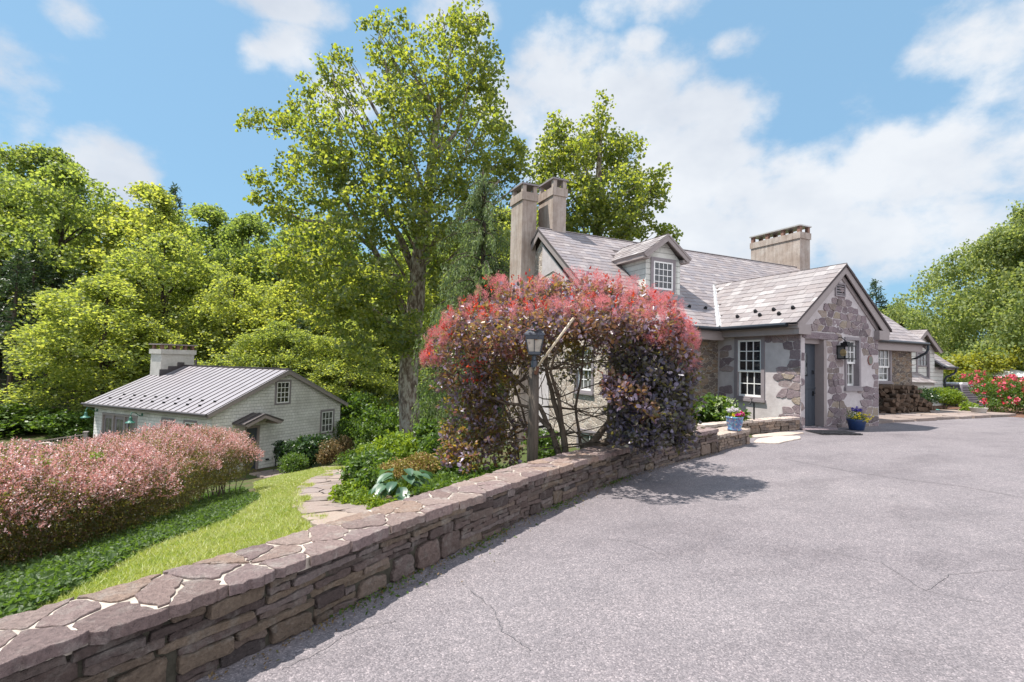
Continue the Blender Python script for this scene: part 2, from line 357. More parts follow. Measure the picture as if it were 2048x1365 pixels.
M['smoke_leaf'] = m_leaf('smoke_bush_leaf', [(.06, .045, .07), (.24, .18, .27), (.34, .28, .40), (.06, .05, .055), (.19, .10, .06), (.32, .17, .07), (.09, .065, .10), (.33, .26, .36)], [(.36, .30, .06), (.62, .34, .06), (.44, .36, .06), (.72, .44, .05), (.45, .16, .12), (.50, .22, .14)], .30, .36, .6)  # pale lilac entries put the sky sheen of lit leaves into the colour
M['smoke_low'] = m_leaf('smoke_bush_low_leaf', [(.05, .048, .08), (.085, .075, .125), (.24, .21, .31), (.06, .055, .075), (.10, .105, .05), (.13, .11, .18), (.07, .07, .06), (.06, .055, .09)], [(.22, .16, .08), (.36, .30, .05), (.42, .40, .05)], .30, .38, .6)  # palest lilac entry stands for highlights, put into the colour
M['smoke_inner'] = m_leaf('smoke_bush_inner_leaf', [(.09, .10, .045), (.15, .10, .045), (.10, .075, .06), (.14, .13, .05)], [(.50, .44, .06), (.66, .40, .05), (.42, .40, .06), (.70, .48, .06)], .42, .4, .4)
M['smoke_tip'] = m_leaf('smoke_bush_red_tip', [(.36, .02, .025), (.48, .035, .03), (.38, .06, .03)], [(.7, .06, .04), (.8, .12, .03)], .5)
M['plume'] = m_leaf('smoke_plume', [(.68, .21, .24), (.74, .28, .30), (.62, .16, .19), (.76, .36, .36)], [(.74, .26, .26), (.78, .33, .31)], .4, .8, .1)
M['barb'] = m_leaf('barberry_new_leaf', [(.42, .14, .15), (.76, .54, .55), (.26, .10, .10), (.86, .74, .74), (.60, .28, .28), (.80, .62, .64), (.64, .32, .27), (.82, .66, .65), (.14, .11, .05), (.52, .22, .21), (.84, .70, .71)], [(.7, .28, .22), (.78, .42, .32), (.62, .24, .2)], .36, .4, .5)
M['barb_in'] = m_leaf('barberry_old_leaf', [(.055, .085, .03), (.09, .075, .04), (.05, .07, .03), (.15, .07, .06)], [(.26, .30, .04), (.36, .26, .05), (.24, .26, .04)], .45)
M['spach'] = m_leaf('ground_cover_leaf', [(.055, .095, .03), (.075, .12, .035), (.10, .15, .045)], [(.16, .28, .03), (.2, .33, .03)], .38, .5, .3)
M['blade'] = m_leaf('grass_blade', [(.17, .25, .05), (.26, .33, .065), (.33, .38, .08), (.52, .50, .27), (.29, .35, .07)], [(.46, .54, .05), (.6, .62, .1)], .4, .5, .4, nsc=2.5)
M['lime'] = m_leaf('lime_leaf', [(.13, .20, .02), (.18, .26, .03), (.10, .165, .02)], [(.3, .42, .02), (.4, .5, .04)], .42)
M['midgreen'] = m_leaf('mid_green_leaf', [(.055, .105, .02), (.08, .14, .028), (.10, .165, .035)], [(.14, .25, .02), (.22, .33, .03)], .4)
M['darkgreen'] = m_leaf('dark_green_leaf', [(.022, .05, .018), (.035, .075, .025), (.05, .09, .03)], [(.05, .12, .02), (.09, .17, .02)], .28, .35, .6)
M['hosta'] = m_leaf('hosta_leaf', [(.06, .12, .075), (.08, .15, .09), (.10, .17, .085)], [(.12, .28, .1), (.2, .34, .1)], .25, .35, .5)
M['spirea'] = m_leaf('spirea_leaf', [(.30, .24, .05), (.38, .28, .08), (.22, .24, .03), (.36, .20, .09)], None, .35)
M['tanleaf'] = m_leaf('tan_shrub_leaf', [(.20, .13, .05), (.26, .17, .08), (.13, .12, .04)], None, .4)
M['rose'] = m_leaf('rose_flower', [(.62, .02, .06), (.66, .05, .11), (.70, .16, .22), (.55, .01, .04)], [(.8, .08, .1), (.8, .2, .25)], .3)
M['petal_white'] = m_leaf('white_petal', [(.75, .73, .72), (.68, .64, .68)], None, .3)
M['petal_pink'] = m_leaf('pink_petal', [(.55, .03, .33), (.62, .06, .42), (.6, .04, .06)], None, .3)
M['petal_yellow'] = m_leaf('yellow_petal', [(.75, .58, .02), (.8, .68, .06)], None, .3)
M['petal_blue'] = m_leaf('blue_petal', [(.05, .03, .3), (.10, .06, .42)], None, .3)
M['hyd'] = m_leaf('hydrangea_bloom', [(.55, .62, .3), (.62, .68, .42)], None, .3)
M['yellowleaf'] = m_leaf('golden_leaf', [(.26, .28, .05), (.34, .34, .06), (.17, .22, .05)], [(.6, .55, .03), (.5, .5, .03)], .4)
# ------------------------------------------------------------------ foliage helpers
def unit(a): return a/(np.linalg.norm(a, axis=-1, keepdims=True)+1e-9)
def leaves(c, size, asp=.55, up=.5, fold=.18, six=False, dirs=None, r=rng, flat=0):
    c = np.asarray(c, float); n = len(c); size = np.broadcast_to(np.asarray(size, float), (n,))*r.uniform(.7, 1.25, n)
    t = unit(r.normal(size=(n, 3))+np.array([0, 0, -.15])) if dirs is None else unit(dirs+r.normal(size=(n, 3))*.35)
    nn = unit(r.normal(size=(n, 3))*(1-flat)+np.array([0, 0, up])); w = unit(np.cross(nn, t)); nn = np.cross(t, w)
    L = (t.T*size).T; Wd = (w.T*size*asp*.5).T; N = (nn.T*size*fold).T
    if six:
        V = np.stack([c, c+.32*L+Wd+N, c+.72*L+Wd*.75+N*.6, c+L-N*.4, c+.72*L-Wd*.75+N*.6, c+.32*L-Wd+N], 1)
        b = np.arange(n)[:, None]*6
        F = np.concatenate([b+np.array([0, 3, 2, 1]), b+np.array([0, 5, 4, 3])])
    else:
        V = np.stack([c, c+.45*L+Wd+N, c+L, c+.45*L-Wd+N], 1); F = np.arange(n)[:, None]*4+np.array([0, 1, 2, 3])
    return V.reshape(-1, 3), F
def in_blobs(bl, n, r=rng, shell=2.4, zmin=None):
    b = np.array([x[:6] for x in bl], float); w = np.array([x[6] if len(x) > 6 else 1. for x in bl])*(b[:, 3]*b[:, 4]*b[:, 5])**(.72)
    k = r.choice(len(b), n, p=w/w.sum()); d = unit(r.normal(size=(n, 3)))*(r.uniform(0, 1, n)**(1/shell))[:, None]
    return b[k, :3]+d*b[k, 3:6]
def clumped(bl, ncl, per, rad, r=rng, shell=2.4, flat=.75):
    c = in_blobs(bl, ncl, r, shell); o = unit(r.normal(size=(ncl, per, 3)))*(r.uniform(0, 1, (ncl, per, 1))**.5)*np.array([1, 1, flat])*rad
    return (c[:, None]+o).reshape(-1, 3)
def pb(px, py, dep, rx, ry, w=1, rd=None):        # a rounded mass surveyed in the photo: centre, distance, radii
    c = at(px, py, dep); k = dep/FOC
    return (c[0], c[1], c[2], (rd or rx*k), (rd or rx*k), ry*k, w)
def bend(a, b, n=5, sag=0, jit=0.0):
    a = np.array(a, float); b = np.array(b, float); t = np.linspace(0, 1, n)[:, None]
    p = a+(b-a)*t; p[:, 2] += (np.sin(t[:, 0]*math.pi)*sag)
    if jit: p[1:-1] += rng.normal(size=(n-2, 3))*jit
    return p

# ------------------------------------------------------------------ stones
def chaikin(p, closed=True, it=1):
    for _ in range(it):
        q = []; n = len(p)
        for i in range(n if closed else n-1):
            a = p[i]; b = p[(i+1) % n]; q += [a*.88+b*.12, a*.12+b*.88]
        p = np.array(q)
    return p
def stone(mb, outline, Fm, d0, d1, bev=.010, rough=.006, seg=.045, gap=.004, jit=.004, tilt=0.0):
    o = chaikin(np.array(outline, float), it=1); c = o.mean(0); o = c+(o-c)*1.0
    pts = []
    for i in range(len(o)):
        a = o[i]; b = o[(i+1) % len(o)]; L = np.hypot(*(b-a)); k = max(1, int(L/seg))
        for j in range(k): pts.append(a+(b-a)*j/k)
    o = np.array(pts); n = len(o); v = o-c; rr = np.hypot(v[:, 0], v[:, 1])[:, None]+1e-6
    o = c+v*np.maximum(.4, (rr-gap)/rr)+rng.normal(size=o.shape)*jit; v = o-c; rr = np.hypot(v[:, 0], v[:, 1])[:, None]+1e-6
    tx, ty = rng.normal(size=2)*tilt
    wv = [(R_.uniform(12, 90), R_.uniform(12, 90), R_.uniform(0, 6.28), R_.choice((-1, 1))) for _ in range(6)]
    def N(x, y): return sum(math.sin(a*x+e*b*y+p)*(22/(a+b))**.6 for a, b, p, e in wv)*.6
    def ring(ins, frac, d, rg):
        q = c+v*np.maximum(.15, (rr-ins)/rr)*frac
        return [Fm(x, y, d+tx*(x-c[0])+ty*(y-c[1])+rg*N(x, y)+rng.normal()*rg*.15) for x, y in q]
    fr = (1, .75, .5, .25)
    vs = ring(0, 1, d0, 0)+ring(0, 1, d1-bev, rough*.5)+ring(bev*.35, 1, d1-bev*.3, rough*.7)
    for k in fr: vs += ring(bev*1.2 if k == 1 else 0, k, d1, rough)
    vs += [Fm(c[0], c[1], d1+rough*N(c[0], c[1]))]; nr_ = 3+len(fr)
    fs = [(r*n+i, r*n+(i+1) % n, (r+1)*n+(i+1) % n, (r+1)*n+i) for r in range(nr_-1) for i in range(n)]+[((nr_-1)*n+i, (nr_-1)*n+(i+1) % n, nr_*n) for i in range(n)]
    mb.add(vs, fs)
def voronoi(seeds, x0, x1, y0, y1):
    S = np.array(seeds, float); out = []
    for i in range(len(S)):
        P = [(x0, y0), (x1, y0), (x1, y1), (x0, y1)]; d = ((S-S[i])**2).sum(1)
        for j in np.argsort(d)[1:22]:
            m = (S[i]+S[j])/2; n = S[j]-S[i]; Q = []
            for k in range(len(P)):
                a, b = P[k], P[(k+1) % len(P)]; da = (a[0]-m[0])*n[0]+(a[1]-m[1])*n[1]; db = (b[0]-m[0])*n[0]+(b[1]-m[1])*n[1]
                if da <= 0: Q.append(a)
                if da*db < 0: t = da/(da-db); Q.append((a[0]+(b[0]-a[0])*t, a[1]+(b[1]-a[1])*t))
            P = Q
            if len(P) < 3: break
        if len(P) >= 3: out.append(P)
    return out
class Path:
    def __init__(s, pts):
        p = chaikin(np.array(pts, float), False, 3); p = np.vstack([pts[0], p, pts[-1]])
        keep = np.r_[True, np.hypot(*np.diff(p, axis=0).T) > 1e-4]; s.p = p[keep]
        s.s = np.r_[0, np.cumsum(np.hypot(*np.diff(s.p, axis=0).T))]; s.L = s.s[-1]
        t = np.gradient(s.p, s.s, axis=0); s.t = unit(t)
    def at(s, q, d=0):                            # d>0 to the side of the drive
        x = np.interp(q, s.s, s.p[:, 0]); y = np.interp(q, s.s, s.p[:, 1]); tx = np.interp(q, s.s, s.t[:, 0]); ty = np.interp(q, s.s, s.t[:, 1])
        return x+ty*d, y-tx*d
def nz(s, k): return math.sin(s*1.7*k+.3)+.6*math.sin(s*4.1*k+1.1)+.4*math.sin(s*9.3*k+2.2)
def face_stones(mb, Fm, s0, s1, h, row, big_p, rows_big=(3, 5), wl=(.14, .42), prot=.012, bigw=(.2, .42)):
    nr = max(2, int(round(h/row))); row = h/nr; dx = .02; nx = int((s1-s0)/dx); occ = np.zeros((nr, nx), bool)
    def rect(i0, i1, r0, r1, big):
        a = s0+i0*dx; b = s0+i1*dx; wob = lambda s, r: (0 if r in (0, nr) else .006*nz(s, 1+.07*r))
        z0 = r0*row; z1 = r1*row; j = .03 if big else .010
        if big:
            o = [(a+R_.uniform(0, j), z0+wob(a, r0)), (b-R_.uniform(0, j), z0+wob(b, r0)), (b-R_.uniform(0, j*1.6), z1+wob(b, r1)-R_.uniform(0, .03)), ((a+b)/2+R_.uniform(-.05, .05), z1+wob(a, r1)), (a+R_.uniform(0, j*1.6), z1+wob(a, r1)-R_.uniform(0, .03))]
        else:
            m = (a+b)/2
            o = [(a+R_.uniform(0, j), z0+wob(a, r0)), (m, z0+wob(m, r0)), (b-R_.uniform(0, j), z0+wob(b, r0)), (b-R_.uniform(0, j), z1+wob(b, r1)), (m, z1+wob(m, r1)), (a+R_.uniform(0, j), z1+wob(a, r1))]
        stone(mb, o, Fm, -.07, R_.uniform(-.014, prot) if not big else R_.uniform(0, prot+.006), bev=.005 if not big else .009, rough=.003 if not big else .007, tilt=.05, gap=.004 if not big else .005, seg=.034, jit=.0028 if not big else .005)
    s = s0+R_.uniform(0, .15)
    while s < s1-.2:
        if R_.random() < big_p:
            w = R_.uniform(*bigw); r1 = min(nr, R_.randint(*rows_big)); i0 = int((s-s0)/dx); i1 = min(nx, int((s+w-s0)/dx))
            if i1-i0 > 6: occ[:r1, i0:i1] = True; rect(i0, i1, 0, r1, True)
            s += w
        else: s += R_.uniform(.15, .5)
    for r in range(nr):
        i = 0
        while i < nx:
            if occ[r, i]: i += 1; continue
            e = i
            lim = i+int(R_.uniform(*wl)/dx)
            while e < nx and not occ[r, e] and e < lim: e += 1
            # avoid slivers
            k = e
            while k < nx and not occ[r, k] and k-e < 5: k += 1
            if k-e < 5: e = k
            h2 = r+1
            if R_.random() < .16 and r+1 < nr and not occ[r+1, i:e].any() and (e-i)*dx < .34: h2 = r+2
            occ[r:h2, i:e] = True; rect(i, e, r, h2, False); i = e

# ------------------------------------------------------------------ ground sheets
def grid_sheet(xs, ys, fz, keep=None, mb=None):
    X, Y = np.meshgrid(xs, ys); Z = fz(X, Y); nx, ny = len(xs), len(ys)
    V = np.stack([X, Y, Z], -1).reshape(-1, 3); i = np.arange(nx-1)[None, :]+nx*np.arange(ny-1)[:, None]
    F = np.stack([i, i+1, i+1+nx, i+nx], -1).reshape(-1, 4)
    if keep is not None:
        cx = V[F].mean(1); F = F[keep(cx[:, 0], cx[:, 1])]
        u, inv = np.unique(F, return_inverse=True); V = V[u]; F = inv.reshape(-1, 4)
    mb = mb or MB(); mb.np(V, F); return mb
def axis(pieces):
    o = []
    for a, b, st in pieces: o += list(np.arange(a, b, st))
    return np.array(o+[pieces[-1][1]])
gx = axis([(-260, -60, 10), (-60, -16, 2), (-16, 14, .25), (14, 40, 1), (40, 80, 4), (80, 320, 12)])
gy = axis([(-60, -8, 4), (-8, 0, 1), (0, 24, .25), (24, 60, 1), (60, 120, 4), (120, 320, 12)])
solo('ground', grid_sheet(gx, gy, lambda x, y: terr(x, y)+.03*np.sin(x*1.3+y*.7)*np.sin(y*1.1-x*.4)*ss(.6, 2, sdist(x, y))), M['soil'], kind='structure', smooth=True)
dx_ = axis([(-30, -6, 2), (-6, 14, .25), (14, 30, .5)]); dy_ = axis([(-30, -2, 1), (-2, 12, .25)])
def drive_keep(x, y):
    return (sdist(x, y) < -.02+.26) & ~((x > 16.2) & (y > 8.55+.02*np.sin(x*3))) & ~((x > 10.2) & (y > 8.4)) & ~((x > 22.5) & (y > 8.2-.5*(x-22.5)))
solo('driveway', grid_sheet(dx_, dy_, lambda x, y: drivez(x, y)+.004*np.sin(x*2.1)*np.sin(y*1.7), drive_keep), M['asphalt'], kind='structure', smooth=True)
# tar seams and hairline cracks in the asphalt
cr = MB()
def crack(pts, w):
    P = [at(x, y, 1)-CP for x, y in pts]; W3 = [CP+d*((0-CP[2]+.006)/d[2]) for d in P]
    q = [np.array([a[0], a[1], drivez(a[0], a[1])+.0085]) for a in W3]; dense = []
    for a, b in zip(q[:-1], q[1:]):
        for t in np.linspace(0, 1, 9)[:-1]: dense.append(a+(b-a)*t+np.array([R_.uniform(-.012, .012), R_.uniform(-.012, .012), 0]))
    dense.append(q[-1])
    for a, b in zip(dense[:-1], dense[1:]):
        d = b-a; n = np.array([-d[1], d[0], 0]); n /= np.linalg.norm(n)+1e-9
        cr.quad(a-n*w, b-n*w, b+n*w, a+n*w)
crack([(1560, 925), (1700, 952), (1800, 968), (1920, 985), (2048, 1010)], .0055)
crack([(1226, 990), (1307, 1005)], .007)
for q in ([(560, 1340), (640, 1300), (700, 1262), (790, 1240)], [(940, 1180), (985, 1215), (1005, 1260), (1060, 1300)], [(1480, 930), (1530, 936), (1590, 950)], [(1180, 1075), (1260, 1082), (1330, 1110)], [(1640, 1100), (1760, 1125), (1850, 1180), (1990, 1210)], [(1850, 1180), (1900, 1150), (2040, 1140)]): crack(q, .0022)
solo('driveway_cracks', cr, m_plain('crack', (.135, .124, .13), .9), kind='structure')

LAWN = [gpt(x, y)[:2] for x, y in [(300, 1112), (450, 1058), (522, 1008), (508, 972), (555, 957), (640, 940), (690, 940), (660, 960), (628, 975), (610, 1000), (632, 1030)]]
LAWN = [(-3.2, 2.0), (-3.2, 2.6), tuple(gpt(20, 1275)[:2]), tuple(gpt(130, 1210)[:2])]+[tuple(p) for p in LAWN]+[tuple(gpt(650, 1036)[:2]), (0.4, 3.75), (-.4, 3.1), (-1.5, 2.45)]
lx = np.arange(-4, 4, .12); ly = np.arange(1.5, 24, .12)
solo('lawn', grid_sheet(lx, ly, lambda x, y: terr(x, y)+.05+.01*np.sin(x*5)*np.sin(y*4), lambda x, y: inpoly(x, y, LAWN) & (sdist(x, y) > .36)), M['lawn'], kind='structure', smooth=True)
def scatter(poly, n, r=rng):
    p = np.array([q[:2] for q in poly]); lo, hi = p.min(0), p.max(0); out = []
    tot = 0
    while tot < n:
        q = r.uniform(lo, hi, (n*3, 2)); q = q[inpoly(q[:, 0], q[:, 1], poly)]; q = q[sdist(q[:, 0], q[:, 1]) > .4]; out.append(q); tot += len(q)
    return np.concatenate(out)[:n]
def grass_at(q, hgt, wid, r=rng, clump=True):
    n = len(q); z = terr(q[:, 0], q[:, 1])+.05; a = r.uniform(0, 2*math.pi, n); h = hgt*r.uniform(.5, 1.3, n)
    lean = r.normal(size=(n, 2))*.5*h[:, None]; b = np.column_stack([q, z]); t = np.column_stack([np.cos(a), np.sin(a), np.zeros(n)])*(wid*r.uniform(.7, 1.3, n))[:, None]
    m = b+np.column_stack([lean*.35, h*.6]); tip = b+np.column_stack([lean, h])
    V = np.stack([b-t, b+t, m+t*.8, m-t*.8, tip], 1).reshape(-1, 3)
    k = np.arange(n)[:, None]*5
    return V, np.concatenate([k+np.array([0, 1, 2, 3])]), np.concatenate([k+np.array([3, 2, 4, 4])])
gp = [(0.98, 3.95), tuple(gpt(672, 1020)[:2]), tuple(gpt(645, 990)[:2]), tuple(gpt(652, 965)[:2]), tuple(gpt(690, 948)[:2]), tuple(gpt(668, 935)[:2])]
GP = Path(gp)
def near_path(q, P, r):
    return (np.hypot(q[:, None, 0]-P.p[None, :, 0], q[:, None, 1]-P.p[None, :, 1]).min(1) < r)
q = scatter(LAWN, 300000)
w = 1/(np.hypot(q[:, 0], q[:, 1])**1.5); keep = rng.uniform(0, 1, len(q)) < np.clip(w/np.quantile(w, .72), .05, 1); q = q[keep]
q = q[~near_path(q, GP, .44)]
dd = np.hypot(q[:, 0], q[:, 1])
V, F1, F2 = grass_at(q, .055*np.clip(dd/5, .9, 1.5), .0035*np.clip(dd/4.5, .8, 3))
gm = MB(); gm.np(V, F1); g2 = np.unique(F2, axis=0)
F2q = F1[:, [3, 2, 0, 1]].copy(); F2q[:, 2] = F2[:, 2]; Ftri = np.column_stack([F2[:, 0], F2[:, 1], F2[:, 2]])
# tips as triangles in a second array of the same mesh: give them their own vertices so every face array has one size
tip = V[Ftri]; tipq = np.stack([tip[:, 0], tip[:, 1], tip[:, 2], tip[:, 2]*.995+tip[:, 0]*.005], 1)
gm.np(tipq.reshape(-1, 3), np.arange(len(tipq))[:, None]*4+np.array([0, 1, 2, 3]))
solo('grass', gm, M['blade'], 'short bright green lawn grass between hedge and stone wall', 'grass', kind='stuff')

# ------------------------------------------------------------------ the long dry-stone wall beside the drive
WPATH = Path([tuple(p) for p in WP[1:11]]+[(7.15, 6.66)])
TOP = .40
def wallframe(path, top):
    def side(s, h, d): x, y = path.at(s, d); return (x, y, float(drivez(x, y))+h)
    def cap(s, t, d): x, y = path.at(s, t); return (x, y, float(drivez(*path.at(s, 0)))+d)
    return side, cap
def body(path, side, top, thick, low, s0, s1):
    mb = MB(); ss_ = np.arange(s0, s1+.001, .1)
    for a, b in zip(ss_[:-1], ss_[1:]):
        mb.quad(side(a, -.06, -.03), side(b, -.06, -.03), side(b, top, -.03), side(a, top, -.03))
        mb.quad(side(a, low, -thick), side(b, low, -thick), side(b, top, -thick), side(a, top, -thick))
    for e in (s0, ss_[-1]):
        mb.quad(side(e, low, -thick), side(e, low, -.03), side(e, top, -.03), side(e, top, -thick))
    return mb
def capping(mb, bed, path, cap, top, thick, s0, s1, th=.056, over=.022, two=.8, wl=(.18, .44)):
    mid = lambda s: -thick*.46+.05*math.sin(s*5.1+1)+.03*math.sin(s*11.7)
    def poly(a, b, t0, t1, slant):
        n = 3; f = [(a+slant[0]+(b-a)*i/n, t0(a+(b-a)*i/n)) for i in range(n+1)]; g = [(b+slant[1]-(b-a)*i/n, t1(b-(b-a)*i/n)) for i in range(n+1)]
        return f+g
    front = lambda s: over+.010*nz(s, .8); back = lambda s: -thick-.012+.014*nz(s+3, .8)
    s = s0
    full = []
    while s < s1-.1:
        w = R_.uniform(.3, .55)
        if R_.random() > two:
            e = min(s1, s+w); full.append((s, e)); s = e
        else: s += R_.uniform(.4, 1.0)
    seeds = []
    for k, tt in enumerate((over-.07, -thick*.5, -thick+.05) if thick > .3 else (-thick*.45,)):
        q = s0+R_.uniform(0, .3)
        while q < s1: seeds.append((q+R_.uniform(-.05, .05), tt+R_.uniform(-.065, .065))); q += R_.uniform(*wl)
    for o in voronoi(seeds, s0, s1, -thick-.012, over):
        fo = R_.uniform(-.012, .010); o = [(x, y+(fo if y > over-.004 else -fo*.8 if y < -thick-.008 else 0)) for x, y in o]
        stone(mb, o, cap, top-th-R_.uniform(-.008, .016), top+R_.uniform(-.005, .004), bev=.004, rough=.0022, gap=R_.uniform(.003, .011), jit=.0075, tilt=.004, seg=.03)
    for a in np.arange(s0, s1, .1):
        b = min(s1, a+.1)
        vs = [cap(q, t, top-z) for q in (a, b) for t in (over-.034, -thick+.004) for z in (.008, .07)]
        bed.add(vs, [(0, 1, 3, 2), (4, 6, 7, 5), (0, 4, 5, 1), (2, 3, 7, 6), (0, 2, 6, 4), (1, 5, 7, 3)])
side, cap = wallframe(WPATH, TOP)
wall = Thing('stone_wall', 'long low dry stone wall of purple brown stones with flat capstones beside the asphalt drive', 'stone wall', (.24, 3.1, 0))
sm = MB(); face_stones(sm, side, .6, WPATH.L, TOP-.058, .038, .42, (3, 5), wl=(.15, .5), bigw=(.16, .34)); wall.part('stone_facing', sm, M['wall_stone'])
cm, bm_ = MB(), MB(); capping(cm, bm_, WPATH, cap, TOP, .40, .6, WPATH.L)
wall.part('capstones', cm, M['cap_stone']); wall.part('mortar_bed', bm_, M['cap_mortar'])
wall.part('core', body(WPATH, side, TOP-.07, .395, -1.3, .6, WPATH.L), M['old_mortar'])
# the lower end of it that carries the flower pot
P2 = Path([(7.16, 6.665), (7.7, 6.83), (8.35, 7.01)]); side2, cap2 = wallframe(P2, .3)
st = Thing('stub_wall', 'short tan stone wall with rough flat top carrying the blue flower pot', 'stone wall', (7.7, 6.83, .07))
sm = MB(); face_stones(sm, side2, .03, P2.L, .235, .05, .25, (2, 3), (.1, .24)); st.part('stone_facing', sm, M['tan_stone'])
cm, bm_ = MB(), MB(); capping(cm, bm_, P2, cap2, .285, .45, .0, P2.L, th=.05, two=.5); st.part('capstones', cm, M['tan_cap']); st.part('mortar_bed', bm_, M['cap_mortar'])
st.part('core', body(P2, side2, .235, .44, -.6, 0.001, P2.L), M['old_mortar'])
P3 = Path([(7.9, 7.75), (8.6, 7.82), (9.9, 7.88), (11.08, 7.93)]); side3, cap3 = wallframe(P3, .3)
tw = Thing('planting_bed_wall', 'low tan stone retaining wall of the bed beside the stone entry porch', 'stone wall', (9.9, 7.88, .13))
sm = MB(); face_stones(sm, side3, .0, P3.L, .24, .06, .3, (2, 3), (.15, .36)); tw.part('stone_facing', sm, M['tan_stone'])
cm, bm_ = MB(), MB(); capping(cm, bm_, P3, cap3, .285, .26, .0, P3.L, th=.045, two=.2); tw.part('capstones', cm, M['pale_slab'])
tw.part('core', body(P3, side3, .25, .25, -.3, 0.001, P3.L), M['old_mortar'])
solo('planting_bed', grid_sheet(np.arange(7.5, 11.2, .2), np.arange(7.95, 10.5, .2), lambda x, y: .29+.04*np.sin(3*x)*np.sin(4*y)), M['soil'], kind='structure')

# litter along the foot of the wall
q = np.array([WPATH.at(s, d) for s, d in zip(rng.uniform(1.2, WPATH.L, 900), rng.exponential(.05, 900)+.02)])
z = drivez(q[:, 0], q[:, 1])+.012
lm = MB(); lm.np(*leaves(np.column_stack([q, z]), .022, .5, up=2.5, flat=.6)); solo('leaf_litter', lm, M['tanleaf'], 'dry leaf litter scattered along the foot of the stone wall', 'leaf litter', kind='stuff')
q = np.array([WPATH.at(s, d) for s, d in zip(np.concatenate([rng.normal(c, .25, 130) for c in (3.4, 4.6, 6.0, 7.3)]).clip(1, WPATH.L-.1), rng.exponential(.04, 520)+.01)])
z = drivez(q[:, 0], q[:, 1])+.01
lm = MB(); lm.np(*leaves(np.column_stack([q, z]), .03, .5, up=.8)); solo('weeds', lm, M['midgreen'], 'tiny green weeds growing where the wall meets the asphalt', 'weeds', kind='stuff')

# flagstone path down to the cottage
def flagstones(mb, path, wid, s0, s1, rows=2, step=.55, lift=.06, gap=.012, fz=terr):
    Fm = lambda s, t, d: (*path.at(s, t), float(fz(*path.at(s, 0)))+d); seeds = []
    for r in range(rows):
        q = s0+R_.uniform(0, step)
        while q < s1: seeds.append((q+R_.uniform(-.12, .12), -wid/2+wid*(r+.5)/rows+R_.uniform(-.14, .14))); q += step*R_.uniform(.7, 1.3)
    for o in voronoi(seeds, s0, s1, -wid/2, wid/2):
        if len(o) < 3: continue
        c = np.mean(o, 0); o = [tuple(np.array(p)+(np.array(p)-c)*R_.uniform(-.14, .04)) if abs(p[1]) > wid/2-.01 else p for p in o]
        stone(mb, o, Fm, -.1, lift+R_.uniform(-.008, .008), bev=.008, rough=.002, seg=.10, gap=gap, jit=.01, tilt=.01)
fm = MB(); flagstones(fm, GP, 1.05, 0, GP.L, 2, .8); 
fm = MB(); flagstones(fm, GP, 1.05, 0, GP.L, 2, .8); 
gp2 = [(-.2, 26.4), tuple(gpt(560, 952)[:2]), tuple(gpt(668, 938)[:2])]; GP2 = Path(gp2); flagstones(fm, GP2, 1.5, 0, GP2.L, 3, .6)
solo('garden_path', fm, M['flag'], kind='structure')
# entry slabs and the walk past the wood pile
Fz = lambda s, t, d: (s, t, float(drivez(s, t))+d)
em = MB()
for o in ([(8.45, 7.02), (8.75, 6.72), (9.2, 6.85), (9.75, 6.95), (10.05, 7.2), (9.6, 7.4), (8.9, 7.3)], [(9.0, 7.45), (9.9, 7.35), (10.6, 7.45), (10.2, 7.75), (9.2, 7.7)]):
    stone(em, o, Fz, -.08, .022, bev=.01, rough=.004, seg=.1, tilt=.004)
solo('entry_slabs', em, M['pale_slab'], kind='structure')
wm = MB(); PW_ = Path([(14.2, 9.2), (18, 9.35), (23.2, 9.55)])
flagstones(wm, PW_, 1.9, 0, PW_.L, 3, 1.0, lift=.10, fz=lambda x, y: .14)
solo('stone_walk', wm, M['flag'], kind='structure')
# ------------------------------------------------------------------ building helpers
def PF(Y): return lambda u, z, d: (u, Y-d, z)          # a face looking towards -Y, d outwards
def PL(X): return lambda u, z, d: (X-d, u, z)          # a face looking towards -X
def holed(mb, P, u0, u1, z0, z1, holes, dep=.14):
    us = sorted({u0, u1, *[h[0] for h in holes], *[h[1] for h in holes]}); zs = sorted({z0, z1, *[h[2] for h in holes], *[h[3] for h in holes]})
    for a, b in zip(us[:-1], us[1:]):
        for c, d in zip(zs[:-1], zs[1:]):
            m, n = (a+b)/2, (c+d)/2
            if any(h[0] < m < h[1] and h[2] < n < h[3] for h in holes): continue
            mb.quad(P(a, c, 0), P(b, c, 0), P(b, d, 0), P(a, d, 0))
    for h in holes:
        D = h[4] if len(h) > 4 else dep; a, b, c, d = h[:4]
        for q in (((a, c), (a, d)), ((b, c), (b, d)), ((a, c), (b, c)), ((a, d), (b, d))):
            mb.quad(P(*q[0], 0), P(*q[1], 0), P(*q[1], -D), P(*q[0], -D))
        mb.quad(P(a, c, -D), P(b, c, -D), P(b, d, -D), P(a, d, -D))
